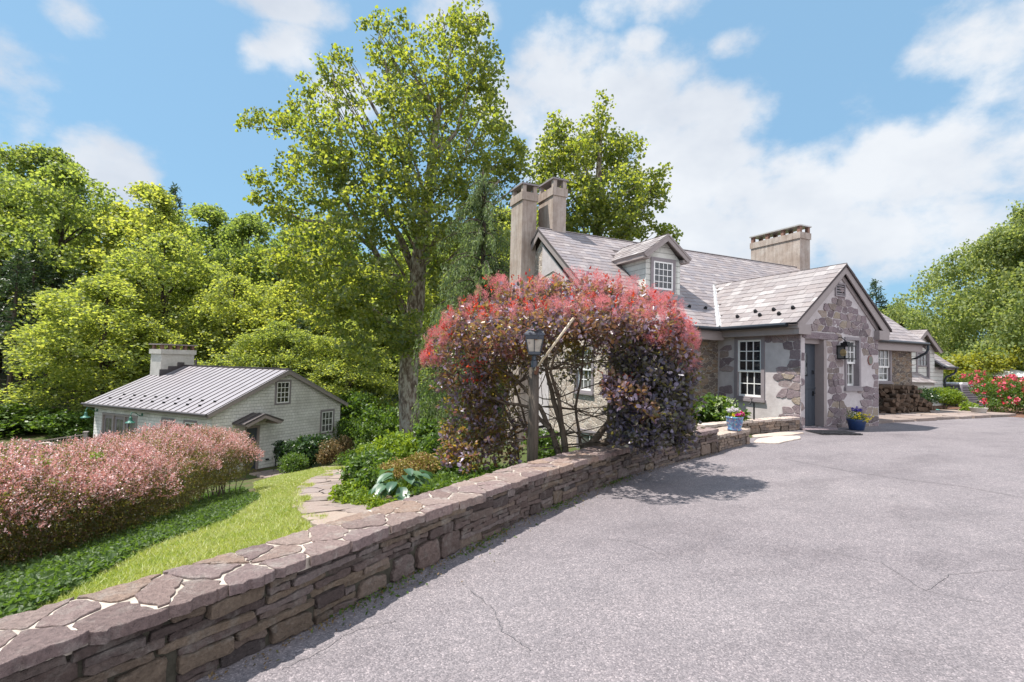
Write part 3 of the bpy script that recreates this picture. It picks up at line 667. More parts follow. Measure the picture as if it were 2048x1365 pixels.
def window(th, P, u0, u1, z0, z1, cols, rows, fw=.09, proud=.025, rec=.06, sill=.05, glass='glass', frame='trim_dark', sash='white', split=None, double=True, mw=.022, label=None):
    f = MB(); a, b, c, d = u0, u1, z0, z1
    f.pbox(P, a, a+fw, c, d, -rec, proud); f.pbox(P, b-fw, b, c, d, -rec, proud); f.pbox(P, a+fw, b-fw, d-fw, d, -rec, proud+.003); f.pbox(P, a+fw, b-fw, c, c+fw*.6, -rec, proud)
    if sill: f.pbox(P, a-.03, b+.03, c-sill, c+.004, -rec, proud+.035)
    w = th.part('window', f, M[frame], label=label)
    s = MB(); sw = .045; a, b, c, d = u0+fw, u1-fw, z0+fw*.6, z1-fw
    def sash_(a, b, c, d, nc, nr, d0, d1):
        s.pbox(P, a, a+sw, c, d, d0, d1); s.pbox(P, b-sw, b, c, d, d0, d1); s.pbox(P, a+sw, b-sw, d-sw, d, d0, d1-.002); s.pbox(P, a+sw, b-sw, c, c+sw*1.15, d0, d1-.002)
        for i in range(1, nc): x = a+sw+(b-a-2*sw)*i/nc; s.pbox(P, x-mw/2, x+mw/2, c+sw, d-sw, d0+.006, d1-.006)
        for i in range(1, nr): z = c+sw+(d-c-2*sw)*i/nr; s.pbox(P, a+sw, b-sw, z-mw/2, z+mw/2, d0+.006, d1-.008)
    g = MB()
    if double:
        m = split or (c+d)/2
        sash_(a, b, m-.02, d, cols, rows[0], -rec+.012, -rec+.05); sash_(a, b, c, m+.02, cols, rows[1], -rec-.03, -rec+.008)
        g.pbox(P, a+.01, b-.01, m, d-.01, -rec+.022, -rec+.028); g.pbox(P, a+.01, b-.01, c+.01, m, -rec-.018, -rec-.012)
    else:
        sash_(a, b, c, d, cols, rows, -rec+.012, -rec+.05); g.pbox(P, a+.01, b-.01, c+.01, d-.01, -rec+.022, -rec+.028)
    th.part('sash', s, M[sash], w); th.part('glass_pane', g, M[glass], w); return w
def slates(mb, P, u0, u1, L, keep=None, ex=.19, wl=(.17, .33), th=.013):
    nrow = int(L/ex)+1
    for j in range(nrow):
        l0 = j*ex; l1 = min(L+.02, l0+ex*1.12); u = u0-R_.uniform(0, .2)
        while u < u1:
            w = R_.uniform(*wl); a, b = max(u, u0), min(u+w-.005, u1); u += w
            if b-a < .04: continue
            if keep and not keep((a+b)/2, (l0+l1)/2): continue
            h = th*R_.uniform(.8, 1.35); dl = R_.uniform(-.008, .008)
            vs = [P(a, l0+dl, .001), P(b, l0+dl, .001), P(b, l0+dl+R_.uniform(-.004, .004), h), P(a, l0+dl, h), P(b, l1, .004), P(a, l1, .004)]
            mb.add(vs, [(0, 1, 2, 3), (3, 2, 4, 5), (0, 3, 5), (1, 4, 2)])
def slope_frame(e0, du, dl):
    e0, du, dl = map(lambda q: np.array(q, float), (e0, du, dl)); dl = dl/np.linalg.norm(dl); du = du/np.linalg.norm(du); n = np.cross(du, dl); n = n if n[2] > 0 else -n
    return lambda u, l, h: e0+du*u+dl*l+n*h
def rubble_patch(mb, P, u0, u1, z0, z1, keep, sx=.235, sz=.175, prot=(.004, .020), gap=.007, holes=()):
    seeds = []; z = z0+sz*.4
    while z < z1:
        u = u0+R_.uniform(0, sx); h = sz*R_.uniform(.75, 1.2)
        while u < u1: seeds.append((u+R_.uniform(-.03, .03), z+R_.uniform(-.04, .04))); u += sx*R_.uniform(.6, 1.35)
        z += h
    def out(p):
        x, y = p
        for h in holes:
            a, b, c, d = h[0]-.012, h[1]+.012, h[2]-.012, h[3]+.012
            if a < x < b and c < y < d:
                k = min((x-a, 0), (b-x, 1), (y-c, 2), (d-y, 3)); x, y = ((a, y), (b, y), (x, c), (x, d))[k[1]]
        return (x, y)
    AZ = 2.1                                            # measured across the bed joints, stones come out squarer
    for o in voronoi([(x, y*AZ) for x, y in seeds], u0, u1, z0*AZ, z1*AZ):
        o = [(x, y/AZ) for x, y in o]; c = np.mean(o, 0)
        if not keep(*c) or any(h[0]-.02 < c[0] < h[1]+.02 and h[2]-.02 < c[1] < h[3]+.02 for h in holes): continue
        o = [out(p) for p in o]; q = [p for i, p in enumerate(o) if np.hypot(p[0]-o[i-1][0], p[1]-o[i-1][1]) > .004]
        if len(q) < 3: continue
        w = np.ptp(np.array(q), 0)
        if w.min() < .05: continue
        stone(mb, q, P, -.03, R_.uniform(*prot), bev=.008, rough=.003, seg=.06, gap=gap, jit=.005)
def chimney(th, x0, x1, y0, y1, z0, zb, zt, piers, label, stain=None, nx=1, ny=1):
    b = MB(); b.box(x0, x1, y0, y1, z0, zb-.26); b.box(x0-.035, x1+.035, y0-.035, y1+.035, zb-.26, zb)
    c = th.part('chimney', b, M['chimney'] if stain is None else stain, label=label)
    p = MB(); w = .13
    for i in range(nx+1):
        for j in range(ny+1):
            cx = x0+(x1-x0-w)*i/nx; cy = y0+(y1-y0-w)*j/ny; p.box(cx, cx+w, cy, cy+w, zb, zt-.05)
    th.part('cap_pier', p, M['brick'] if piers else M['chimney'], c, split=True)
    s = MB(); s.box(x0-.05, x1+.05, y0-.05, y1+.05, zt-.05, zt); th.part('cap_slab', s, M['trim_dark'] if not piers else M['flash'], c)
    i = MB(); i.box(x0+.14, x1-.14, y0+.16, y1-.16, zb-.01, zb+.02); th.part('flue', i, M['iron'], c)
    return c

# ------------------------------------------------------------------ the stone house
H = Thing('stone_house', 'old stone farmhouse with slate roof, dormer, three chimneys and a gabled plastered entry porch', 'house', (12.6, 10.4, .15))
XL, XR, YF, YR, YB = 7.45, 20.42, 10.4, 13.97, 17.54
mw_ = MB(); holesF = [(18.02, 19.2, 1.2, 2.42), (8.9, 9.8, .95, 2.35)]
holed(mw_, PF(YF), XL, XR, -1.8, 2.55, holesF)
gab = [(YF, -1.9), (YF, 2.55), (YR, 5.42), (YB, 2.55), (YB, -1.9)]
mw_.add([(XR, y, z) for y, z in gab], [(0, 1, 2, 3, 4)]); mw_.quad((XL, YB, -1.9), (XR, YB, -1.9), (XR, YB, 2.55), (XL, YB, 2.55))
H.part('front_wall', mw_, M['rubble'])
gw = MB(); P_ = PL(XL); holed(gw, P_, YF, YB, -2.2, 2.55, [(11.0, 11.9, .8, 2.05), (10.6, 11.72, -.95, -.15), (15.9, 16.8, .8, 2.05)])
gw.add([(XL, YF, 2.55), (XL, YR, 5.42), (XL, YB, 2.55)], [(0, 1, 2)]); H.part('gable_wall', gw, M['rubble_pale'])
gp_ = MB()                                            # remains of plaster on the gable under the roof edge
gp_.prism([(10.6, 2.65), (13.9, 5.3), (13.9, 4.2), (13.2, 4.3), (12.6, 4.05), (12.2, 3.5), (11.6, 3.3), (11.2, 2.85)], P_, .0, .02)
gp_.prism([(13.2, -.9), (14.4, -.8), (14.4, 2.6), (13.7, 2.2), (13.35, .9)], P_, .0, .018)
H.part('plaster_patch', gp_, M['plaster'])
window(H, P_, 11.0, 11.9, .8, 2.05, 3, (2, 2), glass='glass_lit'); window(H, P_, 10.6, 11.72, -.95, -.15, 2, 1, double=False, glass='glass_lit', sill=.04)
window(H, PF(YF), *holesF[0], 4, (2, 2), glass='glass_lit', split=1.72, mw=.02); window(H, PF(YF), *holesF[1], 3, (2, 2))
# roof of the main block
ANG = math.atan(.8); ca, sa = math.cos(ANG), math.sin(ANG); YE = 10.0; ZE = 2.585; LR = (YR-YE)/ca
Pf = slope_frame((0, YE, ZE), (1, 0, 0), (0, ca, sa))
dk = MB(); X0, X1 = 7.28, 20.6
ridge = (YR, ZE+(YR-YE)*.8)
dk.prism([(YE, ZE), (YR, ridge[1]), (2*YR-YE, ZE), (2*YR-YE, ZE-.05), (YR, ridge[1]-.07), (YE, ZE-.05)], lambda u, z, d: (d, u, z), X0, X1)
roof = H.part('roof', dk, M['deck'])
def keep_main(u, l):
    y = YE+l*ca; z = ZE+l*sa
    if 10.9 < u < 14.4:                               # under the porch roof
        if z < 4.17-abs(u-12.62)*.842-.12: return False
    if 9.33 < u < 10.55 and y > 11.36 and z < 5.3-abs(u-9.94)*.7: return False
    return True
sl = MB(); slates(sl, Pf, X0, X1, LR, keep_main); H.part('slates', sl, M['slate'], roof)
sb = MB(); Pb = slope_frame((0, 2*YR-YE, ZE), (1, 0, 0), (0, -ca, sa)); slates(sb, Pb, X0, X1, LR, ex=.25, wl=(.4, .7)); H.part('rear_slates', sb, M['slate'], roof)
rc = MB(); rc.bar((X0, YR, ridge[1]+.01), (X1, YR, ridge[1]+.01), .10, .02); H.part('ridge_cap', rc, M['slate'], roof)
bb = MB()
for yy, s_ in ((YE, 1), (2*YR-YE, -1)):
    for X in (X0+.02, X1-.05):
        bb.prism([(yy+.02*s_, ZE-.055), (YR, ridge[1]-.075), (YR, ridge[1]-.27), (yy+.02*s_, ZE-.22)], lambda u, z, d: (d, u, z), X, X+.03)
bb.prism([(YE+.1, 2.35), (YR, 5.5), (YR, 5.3), (YE+.35, 2.35)], lambda u, z, d: (d, u, z), XL-.02, XL+.01)
H.part('bargeboard', bb, M['trim'], split=True)
ev = MB(); ev.box(7.45, 10.98, YE+.06, YF, 2.28, 2.53); ev.box(14.25, 20.42, YE+.06, YF, 2.28, 2.53); H.part('eave_board', ev, M['trim'], split=True)
gt = MB()
def gutter(a, b, r=.055):
    gt.tube([a, b], r, 10)
gutter((7.3, YE-.03, 2.57), (10.76, YE-.03, 2.57)); gutter((14.46, YE-.03, 2.57), (20.62, YE-.03, 2.56))
gutter((10.74, 10.02, 2.575), (10.74, 8.02, 2.575)); gutter((14.5, 10.02, 2.575), (14.5, 7.95, 2.575)); H.part('gutter', gt, M['gutter'], split=True)
dp = MB(); dp.tube([(20.58, 9.97, 2.52), (20.58, 9.97, 2.38), (20.56, 10.02, 2.25), (20.48, 10.3, 2.06), (20.46, 10.46, 2.02), (20.46, 10.46, .1)], .042, 8); dp.tube([(7.52, 9.97, 2.5), (7.52, 10.3, 2.2), (7.52, 10.34, 2.0), (7.52, 10.34, -.8)], .042, 8); H.part('downspout', dp, M['gutter'], split=True)
# snow guards
def guard(Pfn, u, l, parent):
    g = MB(); g.prism([(-.05, 0), (.05, 0), (.02, .075), (-.02, .075)], lambda a, b, d: Pfn(u+a, l+d, .012+b), 0, .05); return H.part('snow_guard', g, M['iron'], parent)
for u in (9.6, 10.4, 11.0, 15.2, 16.0, 16.8, 17.6, 18.4, 19.2): guard(Pf, u, .62 if int(u*10) % 2 else .95, roof)
# entry porch
PX0, PX1, PY0 = 11.13, 14.12, 7.95; PXM = 12.62
pw = MB(); door_h = (11.27, 12.06, .19, 2.28, .27); win_h = (12.74, 13.36, 1.13, 2.38, .16)
holed(pw, PF(PY0), PX0, PX1, -.3, 2.55, [door_h, win_h]); pw.add([(PX0, PY0, 2.55), (PX1, PY0, 2.55), (PX1, PY0, 2.72), (PXM, PY0, 4.0), (PX0, PY0, 2.72)], [(0, 1, 2, 3, 4)])
side_h = (8.91, 9.83, .76, 2.38, .09)
holed(pw, PL(PX0), PY0, YF+.02, -.3, 2.72, [side_h]); pw.quad((PX1, PY0, -.3), (PX1, YF, -.3), (PX1, YF, 2.72), (PX1, PY0, 2.72)); H.part('porch_wall', pw, M['plaster'])
# exposed stones in the plaster
es = MB()
in_h = lambda u, z, m=.03: any(h[0]-m < u < h[1]+m and h[2]-m < z < h[3]+m for h in (door_h, win_h)) or (11.15 < u < 12.5 and 2.28 < z < 2.43)
def keepF(u, z):
    if u < 11.32: return z < 2.3
    if z > 2.40: return z < 3.56-abs(u-12.62)*.82+.05*math.sin(u*9)
    if u < 12.72: return not (u > 12.6 and 1.5 < z)
    if u > 13.36: return z < 1.28+.1*math.sin(u*20) or z > 1.92 or u > 13.92
    return z < .60+.15*math.sin(u*7)
HF = (door_h, win_h, (11.12, 12.5, 2.27, 2.45))
rubble_patch(es, PF(PY0), PX0+.01, PX1-.01, .1, 3.6, keepF, prot=(.002, .024), holes=HF)
edge = lambda z: 8.42+.20*math.sin(z*6.1)+.12*math.sin(z*13+1)+(.30 if z > 2.1 else 0)
rubble_patch(es, PL(PX0), PY0+.005, 10.35, .3, 2.4, lambda u, z: (u < edge(z)) or (u > 9.98 and (abs(z-1.9) < .2 or abs(z-.75) < .25 or abs(z-1.62) < .1)) or (8.3 < u < 8.7 and z < .55), sx=.28, sz=.19, prot=(.002, .024), holes=(side_h,))
H.part('exposed_stone', es, M['purple_stone'])
li = MB(); stone(li, [(11.17, 2.29), (11.8, 2.28), (12.47, 2.285), (12.47, 2.43), (11.8, 2.44), (11.17, 2.43)], PF(PY0), -.05, .03, seg=.1, gap=.002); H.part('door_lintel', li, M['purple_stone'])
# door in its reveal
dj = MB(); Pd = PF(PY0)
dj.pbox(Pd, 11.272, 11.33, .2, 2.275, -.268, -.10); dj.pbox(Pd, 11.955, 12.058, .2, 2.275, -.268, .004); dj.pbox(Pd, 11.33, 11.955, 2.17, 2.275, -.268, -.1); H.part('door_frame', dj, M['trim'])
dd_ = MB(); dd_.pbox(Pd, 11.33, 11.955, .2, 1.10, -.262, -.225); dd_.pbox(Pd, 11.33, 11.955, 1.115, 2.17, -.262, -.225); dd_.pbox(Pd, 11.33, 11.955, 1.09, 1.13, -.23, -.205)
for a, b in ((11.42, 11.44), (11.66, 11.68)): dd_.pbox(Pd, 11.42, 11.68, 1.40 if a < 11.5 else 1.40, 1.42, -.225, -.212); dd_.pbox(Pd, a, b, 1.42, 1.95, -.225, -.212)
dd_.pbox(Pd, 11.42, 11.68, 1.95, 1.97, -.225, -.212)
for i in range(5): dd_.pbox(Pd, 11.37+.12*i, 11.374+.12*i, .24, 1.08, -.225, -.221)
dr = H.part('door', dd_, M['door'])
g = MB(); g.pbox(Pd, 11.44, 11.66, 1.42, 1.95, -.225, -.222); H.part('door_pane', g, M['glass'], dr)
g = MB(); g.pbox(Pd, 11.86, 11.89, .92, 1.03, -.225, -.2); g.tube([Pd(11.875, .98, -.2), Pd(11.875, .98, -.16), Pd(11.80, .98, -.155)], .009, 6); H.part('door_handle', g, M['iron'], dr); g = MB(); g.tube([Pd(11.85, 1.52, -.22), Pd(11.85, 1.52, -.19), Pd(11.85, 1.44, -.185)], .016, 6); H.part('door_knocker', g, M['iron'], dr)
sp_ = MB(); stone(sp_, [(11.0, 7.72), (11.6, 7.6), (12.15, 7.7), (12.3, 8.2), (11.2, 8.2)], lambda x, y, d: (x, y, d), 0, .19, rough=.002, seg=.1); H.part('door_step', sp_, M['purple_stone'])
window(H, PL(PX0), 8.91, 9.83, .76, 2.38, 3, (3, 2), fw=.10, rec=.05, sill=.06, split=1.47)
window(H, PF(PY0), *win_h[:4], 3, (2, 2), fw=.07, rec=.13, sill=.08, split=1.74, glass='glass_lit')
# porch roof
pa = math.atan(.842); pc, ps = math.cos(pa), math.sin(pa); EZ = 2.62; EX0, EX1 = 10.78, 14.46; PYF = 7.80
Ppl = slope_frame((EX0, 0, EZ), (0, 1, 0), (pc, 0, ps)); Ppr = slope_frame((EX1, 0, EZ), (0, 1, 0), (-pc, 0, ps)); LP = (PXM-EX0)/pc
valley = lambda z: YE+(z-ZE)/.8
pd_ = MB()
for sx, ex in ((1, EX0), (-1, EX1)):
    zt = EZ+(PXM-EX0)*.842
    pd_.quad((ex, PYF, EZ-.01), (ex, valley(EZ)+.05, EZ-.01), (PXM, valley(zt)+.05, zt-.01), (PXM, PYF, zt-.01))
    pd_.quad((ex, PYF, EZ-.05), (ex, YF, EZ-.05), (PXM, YF, zt-.06), (PXM, PYF, zt-.06)); pd_.quad((ex, PYF, EZ-.05), (ex, PYF, EZ-.01), (PXM, PYF, zt-.01), (PXM, PYF, zt-.06))
proof = H.part('porch_roof', pd_, M['deck'])
sl = MB(); kp = lambda u, l: u < valley(EZ+l*ps)-.04
slates(sl, Ppl, PYF, 12.1, LP, kp, ex=.2, wl=(.18, .36)); slates(sl, Ppr, PYF, 12.1, LP, kp, ex=.2, wl=(.18, .36)); H.part('porch_slates', sl, M['slate_pale'], proof)
for u, l in ((9.25, .55), (8.72, .55), (8.2, .55), (9.7, .38), (9.0, .36), (8.45, .34)): guard(Ppl, u, l, proof)
vf = MB()
for sx, ex in ((1, EX0), (-1, EX1)):
    a = np.array((ex-.02*sx, valley(EZ)-.03, EZ+.03)); b = np.array((PXM, valley(EZ+(PXM-EX0)*.842), EZ+(PXM-EX0)*.842+.03)); wv = np.array((.085*sx, -.02, .02)); vf.quad(a-wv, a+wv, b+wv, b-wv)
    vf.bar(a+(0, 0, .01), b+(0, 0, .01), .02, .03)
H.part('valley_flashing', vf, M['flash'], roof)
pt = MB(); zt = EZ+(PXM-EX0)*.842
for sx, ex in ((1, EX0), (-1, EX1)):                  # rake boards, soffit and the boxed eave ends
    f = lambda u, z, d: (u, d, z)
    pt.prism([(ex+.05*sx, EZ-.02), (PXM, zt-.065), (PXM, zt-.24), (ex+.30*sx, EZ-.06)], f, PYF+.03, PYF+.06)
    pt.prism([(ex+.25*sx, EZ-.08), (PXM, zt-.25), (PXM, zt-.36), (ex+.37*sx, EZ-.09)], f, PY0-.03, PY0-.003)
    a, b = sorted((ex+.06*sx, ex+.36*sx)); pt.box(a, b, PYF+.02, YF, 2.50, 2.585); a, b = sorted((ex+.12*sx, ex+.352*sx)); pt.box(a, b, PYF+.05, YF, 2.36, 2.50)
    a, b = sorted((ex+.10*sx, ex+.52*sx)); pt.box(a, b, PYF+.015, PY0-.002, 2.36, 2.59)
H.part('porch_trim', pt, M['trim'])
vt = MB(); Pv = PF(PY0)
vt.pbox(Pv, 12.37, 12.76, 3.36, 3.40, 0, .03); vt.pbox(Pv, 12.37, 12.76, 3.66, 3.70, 0, .03); vt.pbox(Pv, 12.37, 12.41, 3.40, 3.66, 0, .03); vt.pbox(Pv, 12.72, 12.76, 3.40, 3.66, 0, .03)
vn = H.part('gable_vent', vt, M['trim_dark']); lv = MB(); lb = MB(); lb.pbox(Pv, 12.41, 12.72, 3.40, 3.66, .0, .003); H.part('vent_shadow_gap', lb, M['iron'], vn)
for i in range(4):
    z = 3.415+.065*i; lv.add([Pv(12.41, z, .026), Pv(12.72, z, .026), Pv(12.72, z+.035, .006), Pv(12.41, z+.035, .006)], [(0, 1, 2, 3)])
H.part('louvre', lv, M['trim_dark'], vn)
pq = MB(); n = 24
pq.prism([(13.76+.10*math.cos(a), 1.83+.125*math.sin(a)) for a in np.linspace(0, 2*math.pi, n, False)], Pv, 0, .022); pl = H.part('oval_plaque', pq, m_plain('plaque_rim', (.25, .12, .10), .7))
pq = MB(); pq.prism([(13.76+.082*math.cos(a), 1.83+.105*math.sin(a)) for a in np.linspace(0, 2*math.pi, n, False)], Pv, .021, .026); H.part('plaque_face', pq, m_plain('plaque_face', (.16, .17, .14), .6), pl)
# big box lantern on the wall
lw = MB(); Pn = lambda u, z, d: (12.56+u, PY0-.16-d, 1.82+z)
for u in (-.15, .14):
    for d in (-.13, .12): lw.pbox(Pn, u, u+.012, .02, .32, d, d+.012)
lw.pbox(Pn, -.16, .16, 0, .025, -.14, .14); lw.pbox(Pn, -.16, .16, .31, .335, -.14, .14); lw.pbox(Pn, -.10, .10, .335, .40, -.08, .08); lw.pbox(Pn, -.06, .06, .40, .43, -.05, .05)
lw.pbox(Pn, -.15, .15, .02, .32, -.14, -.132); lw.pbox(Pn, -.148, -.142, .12, .13, -.13, .13); lw.tube([(12.45, PY0, 2.33), (12.45, PY0-.10, 2.36), (12.54, PY0-.16, 2.26)], .012, 6)
wl_ = H.part('wall_lantern', lw, M['iron']); g = MB()
g.prism([(.072*math.cos(a), .16+.085*math.sin(a)) for a in np.linspace(0, 2*math.pi, 20, False)], lambda u, z, d: Pn(-.135+d, z, u), 0, .02); H.part('reflector', g, m_plain('brass_reflector', (.42, .34, .18), .35, .5, .6), wl_)
g = MB(); g.tube([Pn(.0, .03, 0), Pn(.0, .2, 0)], .018, 8); H.part('candle', g, M['white'], wl_)
# dormer
DX0, DX1, DY, DXM = 9.33, 10.55, 11.31, 9.94
dm = MB(); Pdm = PF(DY); holed(dm, Pdm, DX0, DX1, 3.55, 4.62, [(9.5, 10.4, 3.68, 4.66-.06, .06)]); dm.add([(DX0, DY, 4.62), (DX1, DY, 4.62), (DXM, DY, 5.2)], [(0, 1, 2)])
for X in (DX0, DX1): dm.add([(X, DY, 3.3), (X, DY, 4.66), (X, 12.75, 4.66)], [(0, 1, 2)])
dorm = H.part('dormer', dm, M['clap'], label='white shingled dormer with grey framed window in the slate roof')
cb = MB()
for a, b in ((DX0-.015, DX0+.09), (DX1-.09, DX1+.015)): cb.pbox(Pdm, a, b, 3.5, 4.6, 0, .02)
H.part('corner_board', cb, M['clap'], dorm, split=True)
da = math.atan(.72); dr_ = MB()
for sx in (1, -1):
    ex = DXM-.86*sx; Pq = slope_frame((ex, 0, 4.66), (0, 1, 0), (math.cos(da)*sx, 0, math.sin(da))); Ld = .86/math.cos(da)
    slates(dr_, Pq, 11.08, 13.6, Ld, lambda u, l: u < valley(4.66+l*math.sin(da))-.02, ex=.17, wl=(.15, .28))
dt = MB()
for sx in (1, -1):
    ex = DXM-.86*sx; zt = 4.66+.86*.72; ff = lambda u, z, d: (u, d, z)
    dt.prism([(ex, 4.65), (DXM, zt-.004), (DXM, zt-.05), (ex+.03*sx, 4.61)], ff, 11.075, valley(4.7)-.02 if False else 12.6); dt.prism([(ex+.02*sx, 4.605), (DXM, zt-.055), (DXM, zt-.2), (ex+.14*sx, 4.55)], ff, 11.09, 11.125)
    a, b = sorted((ex+.03*sx, ex+.27*sx)); dt.box(a, b, 11.13, 12.5, 4.53, 4.61)
H.part('dormer_trim', dt, M['trim'], dorm); H.part('dormer_slates', dr_, M['slate_pale'], dorm)
window(H, Pdm, 9.5, 10.4, 3.66, 4.62, 4, 4, fw=.10, rec=.03, sill=0, double=False, mw=.02)
# chimneys
chimney(H, 6.96, 7.47, 14.43, 15.28, -2, 7.0, 7.28, False, 'tall narrow rendered chimney standing against the gable')
chimney(H, 7.77, 8.25, 13.9, 14.87, 5.2, 7.12, 7.42, False, 'shorter rendered chimney astride the ridge beside the gable chimney')
chimney(H, 19.25, 19.87, 13.79, 16.15, 4.2, 7.2, 7.5, True, 'wide rendered chimney with brick piered cap above the porch roof', nx=1, ny=3)
fl = MB(); fl.prism([(17.6, 5.9), (19.28, 5.4), (19.28, 5.3), (17.6, 5.72)], lambda u, z, d: (u+1.0, 13.74+d, z-.05), 0, .03); 
# ------------------------------------------------------------------ shingled wing beyond
Wg = Thing('shingled_wing', 'small white shingled wing with slate roof and gabled window bay beyond the stone house corner', 'house wing', (24, 12.4, .1))
wb = MB(); Pw = PF(12.4); holed(wb, Pw, 20.43, 26.75, -.1, 1.85, []); holed(wb, PF(12.34), 23.95, 25.95, .5, 2.55, [(24.55, 25.55, 1.25, 2.5, .05)]); wb.add([(23.95, 12.34, 2.55), (25.95, 12.34, 2.55), (24.95, 12.34, 3.25)], [(0, 1, 2)])
wb.quad((25.95, 12.34, .5), (25.95, 13.4, .5), (25.95, 13.4, 2.6), (25.95, 12.34, 2.6)); wb.quad((26.75, 12.4, -.1), (26.75, 15.4, -.1), (26.75, 15.4, 1.85), (26.75, 12.4, 1.85)); wb.add([(26.75, 12.4, 1.85), (26.75, 15.4, 1.85), (26.75, 13.9, 3.0)], [(0, 1, 2)])
Wg.part('wall', wb, M['clap'])
ws = MB(); wa = math.atan(.75); Pq = slope_frame((0, 12.05, 1.85), (1, 0, 0), (0, math.cos(wa), math.sin(wa))); slates(ws, Pq, 26.1, 27.05, 2.3, ex=.2); ws2 = MB(); slates(ws2, Pq, 20.4, 23.8, 2.3, ex=.2)
wz = MB(); 
for a_, b_ in ((20.4, 23.92), (25.98, 27.05)): wz.quad((a_, 12.06, 1.84), (b_, 12.06, 1.84), (b_, 13.9, 3.2), (a_, 13.9, 3.2))
wz.quad((20.4, 15.75, 1.84), (27.05, 15.75, 1.84), (27.05, 13.9, 3.2), (20.4, 13.9, 3.2)); wr = Wg.part('roof', wz, M['deck']); Wg.part('slates', ws, M['slate_pale'], wr); Wg.part('slates', ws2, M['slate_pale'], wr)
bs_ = MB()
for sx in (1, -1):
    ex = 24.95-1.22*sx; Pq = slope_frame((ex, 0, 2.48), (0, 1, 0), (sx, 0, .75)); slates(bs_, Pq, 12.1, 14, 1.53, ex=.2)
Wg.part('bay_slates', bs_, M['slate_pale'], wr)
bt = MB()
for sx in (1, -1):
    ex = 24.95-1.22*sx; bt.prism([(ex, 2.47), (24.95, 3.385), (24.95, 3.2), (ex+.2*sx, 2.42)], lambda u, z, d: (u, d, z), 12.12, 12.16)
bt.box(26.4, 27.05, 12.08, 12.4, 1.74, 1.83); Wg.part('trim_board', bt, M['trim'], split=True)
window(Wg, PF(12.34), 24.55, 25.55, 1.25, 2.5, 3, (2, 2), frame='trim_dark', sash='trim_dark', glass='glass_lit', fw=.1)
ls = MB(); Pq = slope_frame((0, 11.6, 1.18), (1, 0, 0), (0, 1, .55)); slates(ls, Pq, 20.5, 24.6, .9, ex=.2); Wg.part('lean_to_roof', ls, M['slate_pale'], wr)
lb = MB(); lb.box(20.5, 24.5, 11.66, 11.72, 1.06, 1.17); Wg.part('lean_to_board', lb, M['trim'], wr)
dp = MB(); dp.tube([(26.95, 12.02, 1.8), (26.95, 12.02, 1.68), (26.92, 12.08, 1.58), (26.78, 12.3, 1.42), (26.76, 12.35, 1.3), (26.76, 12.35, 0)], .045, 8); dp.tube([(26.0, 12.0, 1.83), (27.05, 12.0, 1.83)], .05, 8); Wg.part('downspout', dp, M['gutter'])

# ------------------------------------------------------------------ the shingled cottage in the valley
CT = Thing('cottage', 'shingle sided cottage with dark standing seam metal roof down in the garden', 'cottage', (-.57, 27.11, -3.77), math.atan2(.657, .754), local=True)
CW0, CW1, CL = -2.3, 5.5, 8.7; CE, CRX = 2.80, 1.6; CR = CE+(CRX-CW0+.36)*.45
Pg = lambda u, z, d: (u, -d, z); Pc = lambda u, z, d: (CW0-d, u, z)
zw0 = CE+.36*.45-.06
cw = MB(); gh = [(.92, 1.9, 2.98, 4.2, .05), (3.98, 5.03, 1.2, 2.5, .05), (-.66, .14, -.4, 2.06, .12)]
holed(cw, Pg, CW0, CW1, -.8, zw0, [h for h in gh if h[3] < zw0]); ztri = [(CW0, zw0), (CW1, zw0), (CRX, CR-.06)]
# gable triangle, cut round the upper window by strips
us = sorted({CW0, CW1, CRX, gh[0][0], gh[0][1]}); top = lambda u: zw0+(CR-.06-zw0)*(1-abs(u-CRX)/((CRX-CW0) if u < CRX else (CW1-CRX)))
for a, b in zip(us[:-1], us[1:]):
    if gh[0][0] <= a and b <= gh[0][1]: cw.add([Pg(a, gh[0][3], 0), Pg(b, gh[0][3], 0), Pg(b, top(b), 0), Pg(a, top(a), 0)], [(0, 1, 2, 3)]); cw.quad(Pg(a, zw0, 0), Pg(b, zw0, 0), Pg(b, max(zw0, gh[0][2]), 0), Pg(a, max(zw0, gh[0][2]), 0))
    else: cw.add([Pg(a, zw0, 0), Pg(b, zw0, 0), Pg(b, top(b), 0), Pg(a, top(a), 0)], [(0, 1, 2, 3)])
fh = [(5.2, 8.0, -.3, 2.36, .1), (2.5, 3.4, 1.2, 2.42, .05), (.95, 1.85, 1.2, 2.42, .05)]
holed(cw, Pc, 0, CL, -.8, zw0, fh)
cw.quad((CW1, 0, -.8), (CW1, CL, -.8), (CW1, CL, zw0), (CW1, 0, zw0)); cw.add([(CW0, CL, -.8), (CW1, CL, -.8), (CW1, CL, zw0), (CRX, CL, CR-.06), (CW0, CL, zw0)], [(0, 1, 2, 3, 4)])
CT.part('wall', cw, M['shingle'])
window(CT, Pg, *gh[0][:4], 3, 4, fw=.11, double=False, sill=0, rec=.03, mw=.03); window(CT, Pg, *gh[1][:4], 3, 3, fw=.11, double=False, sill=0, rec=.03, glass='glass_lit', mw=.03)
for h in fh[1:]: window(CT, Pc, *h[:4], 2, (2, 2), fw=.1, sill=0, rec=.03, double=True)
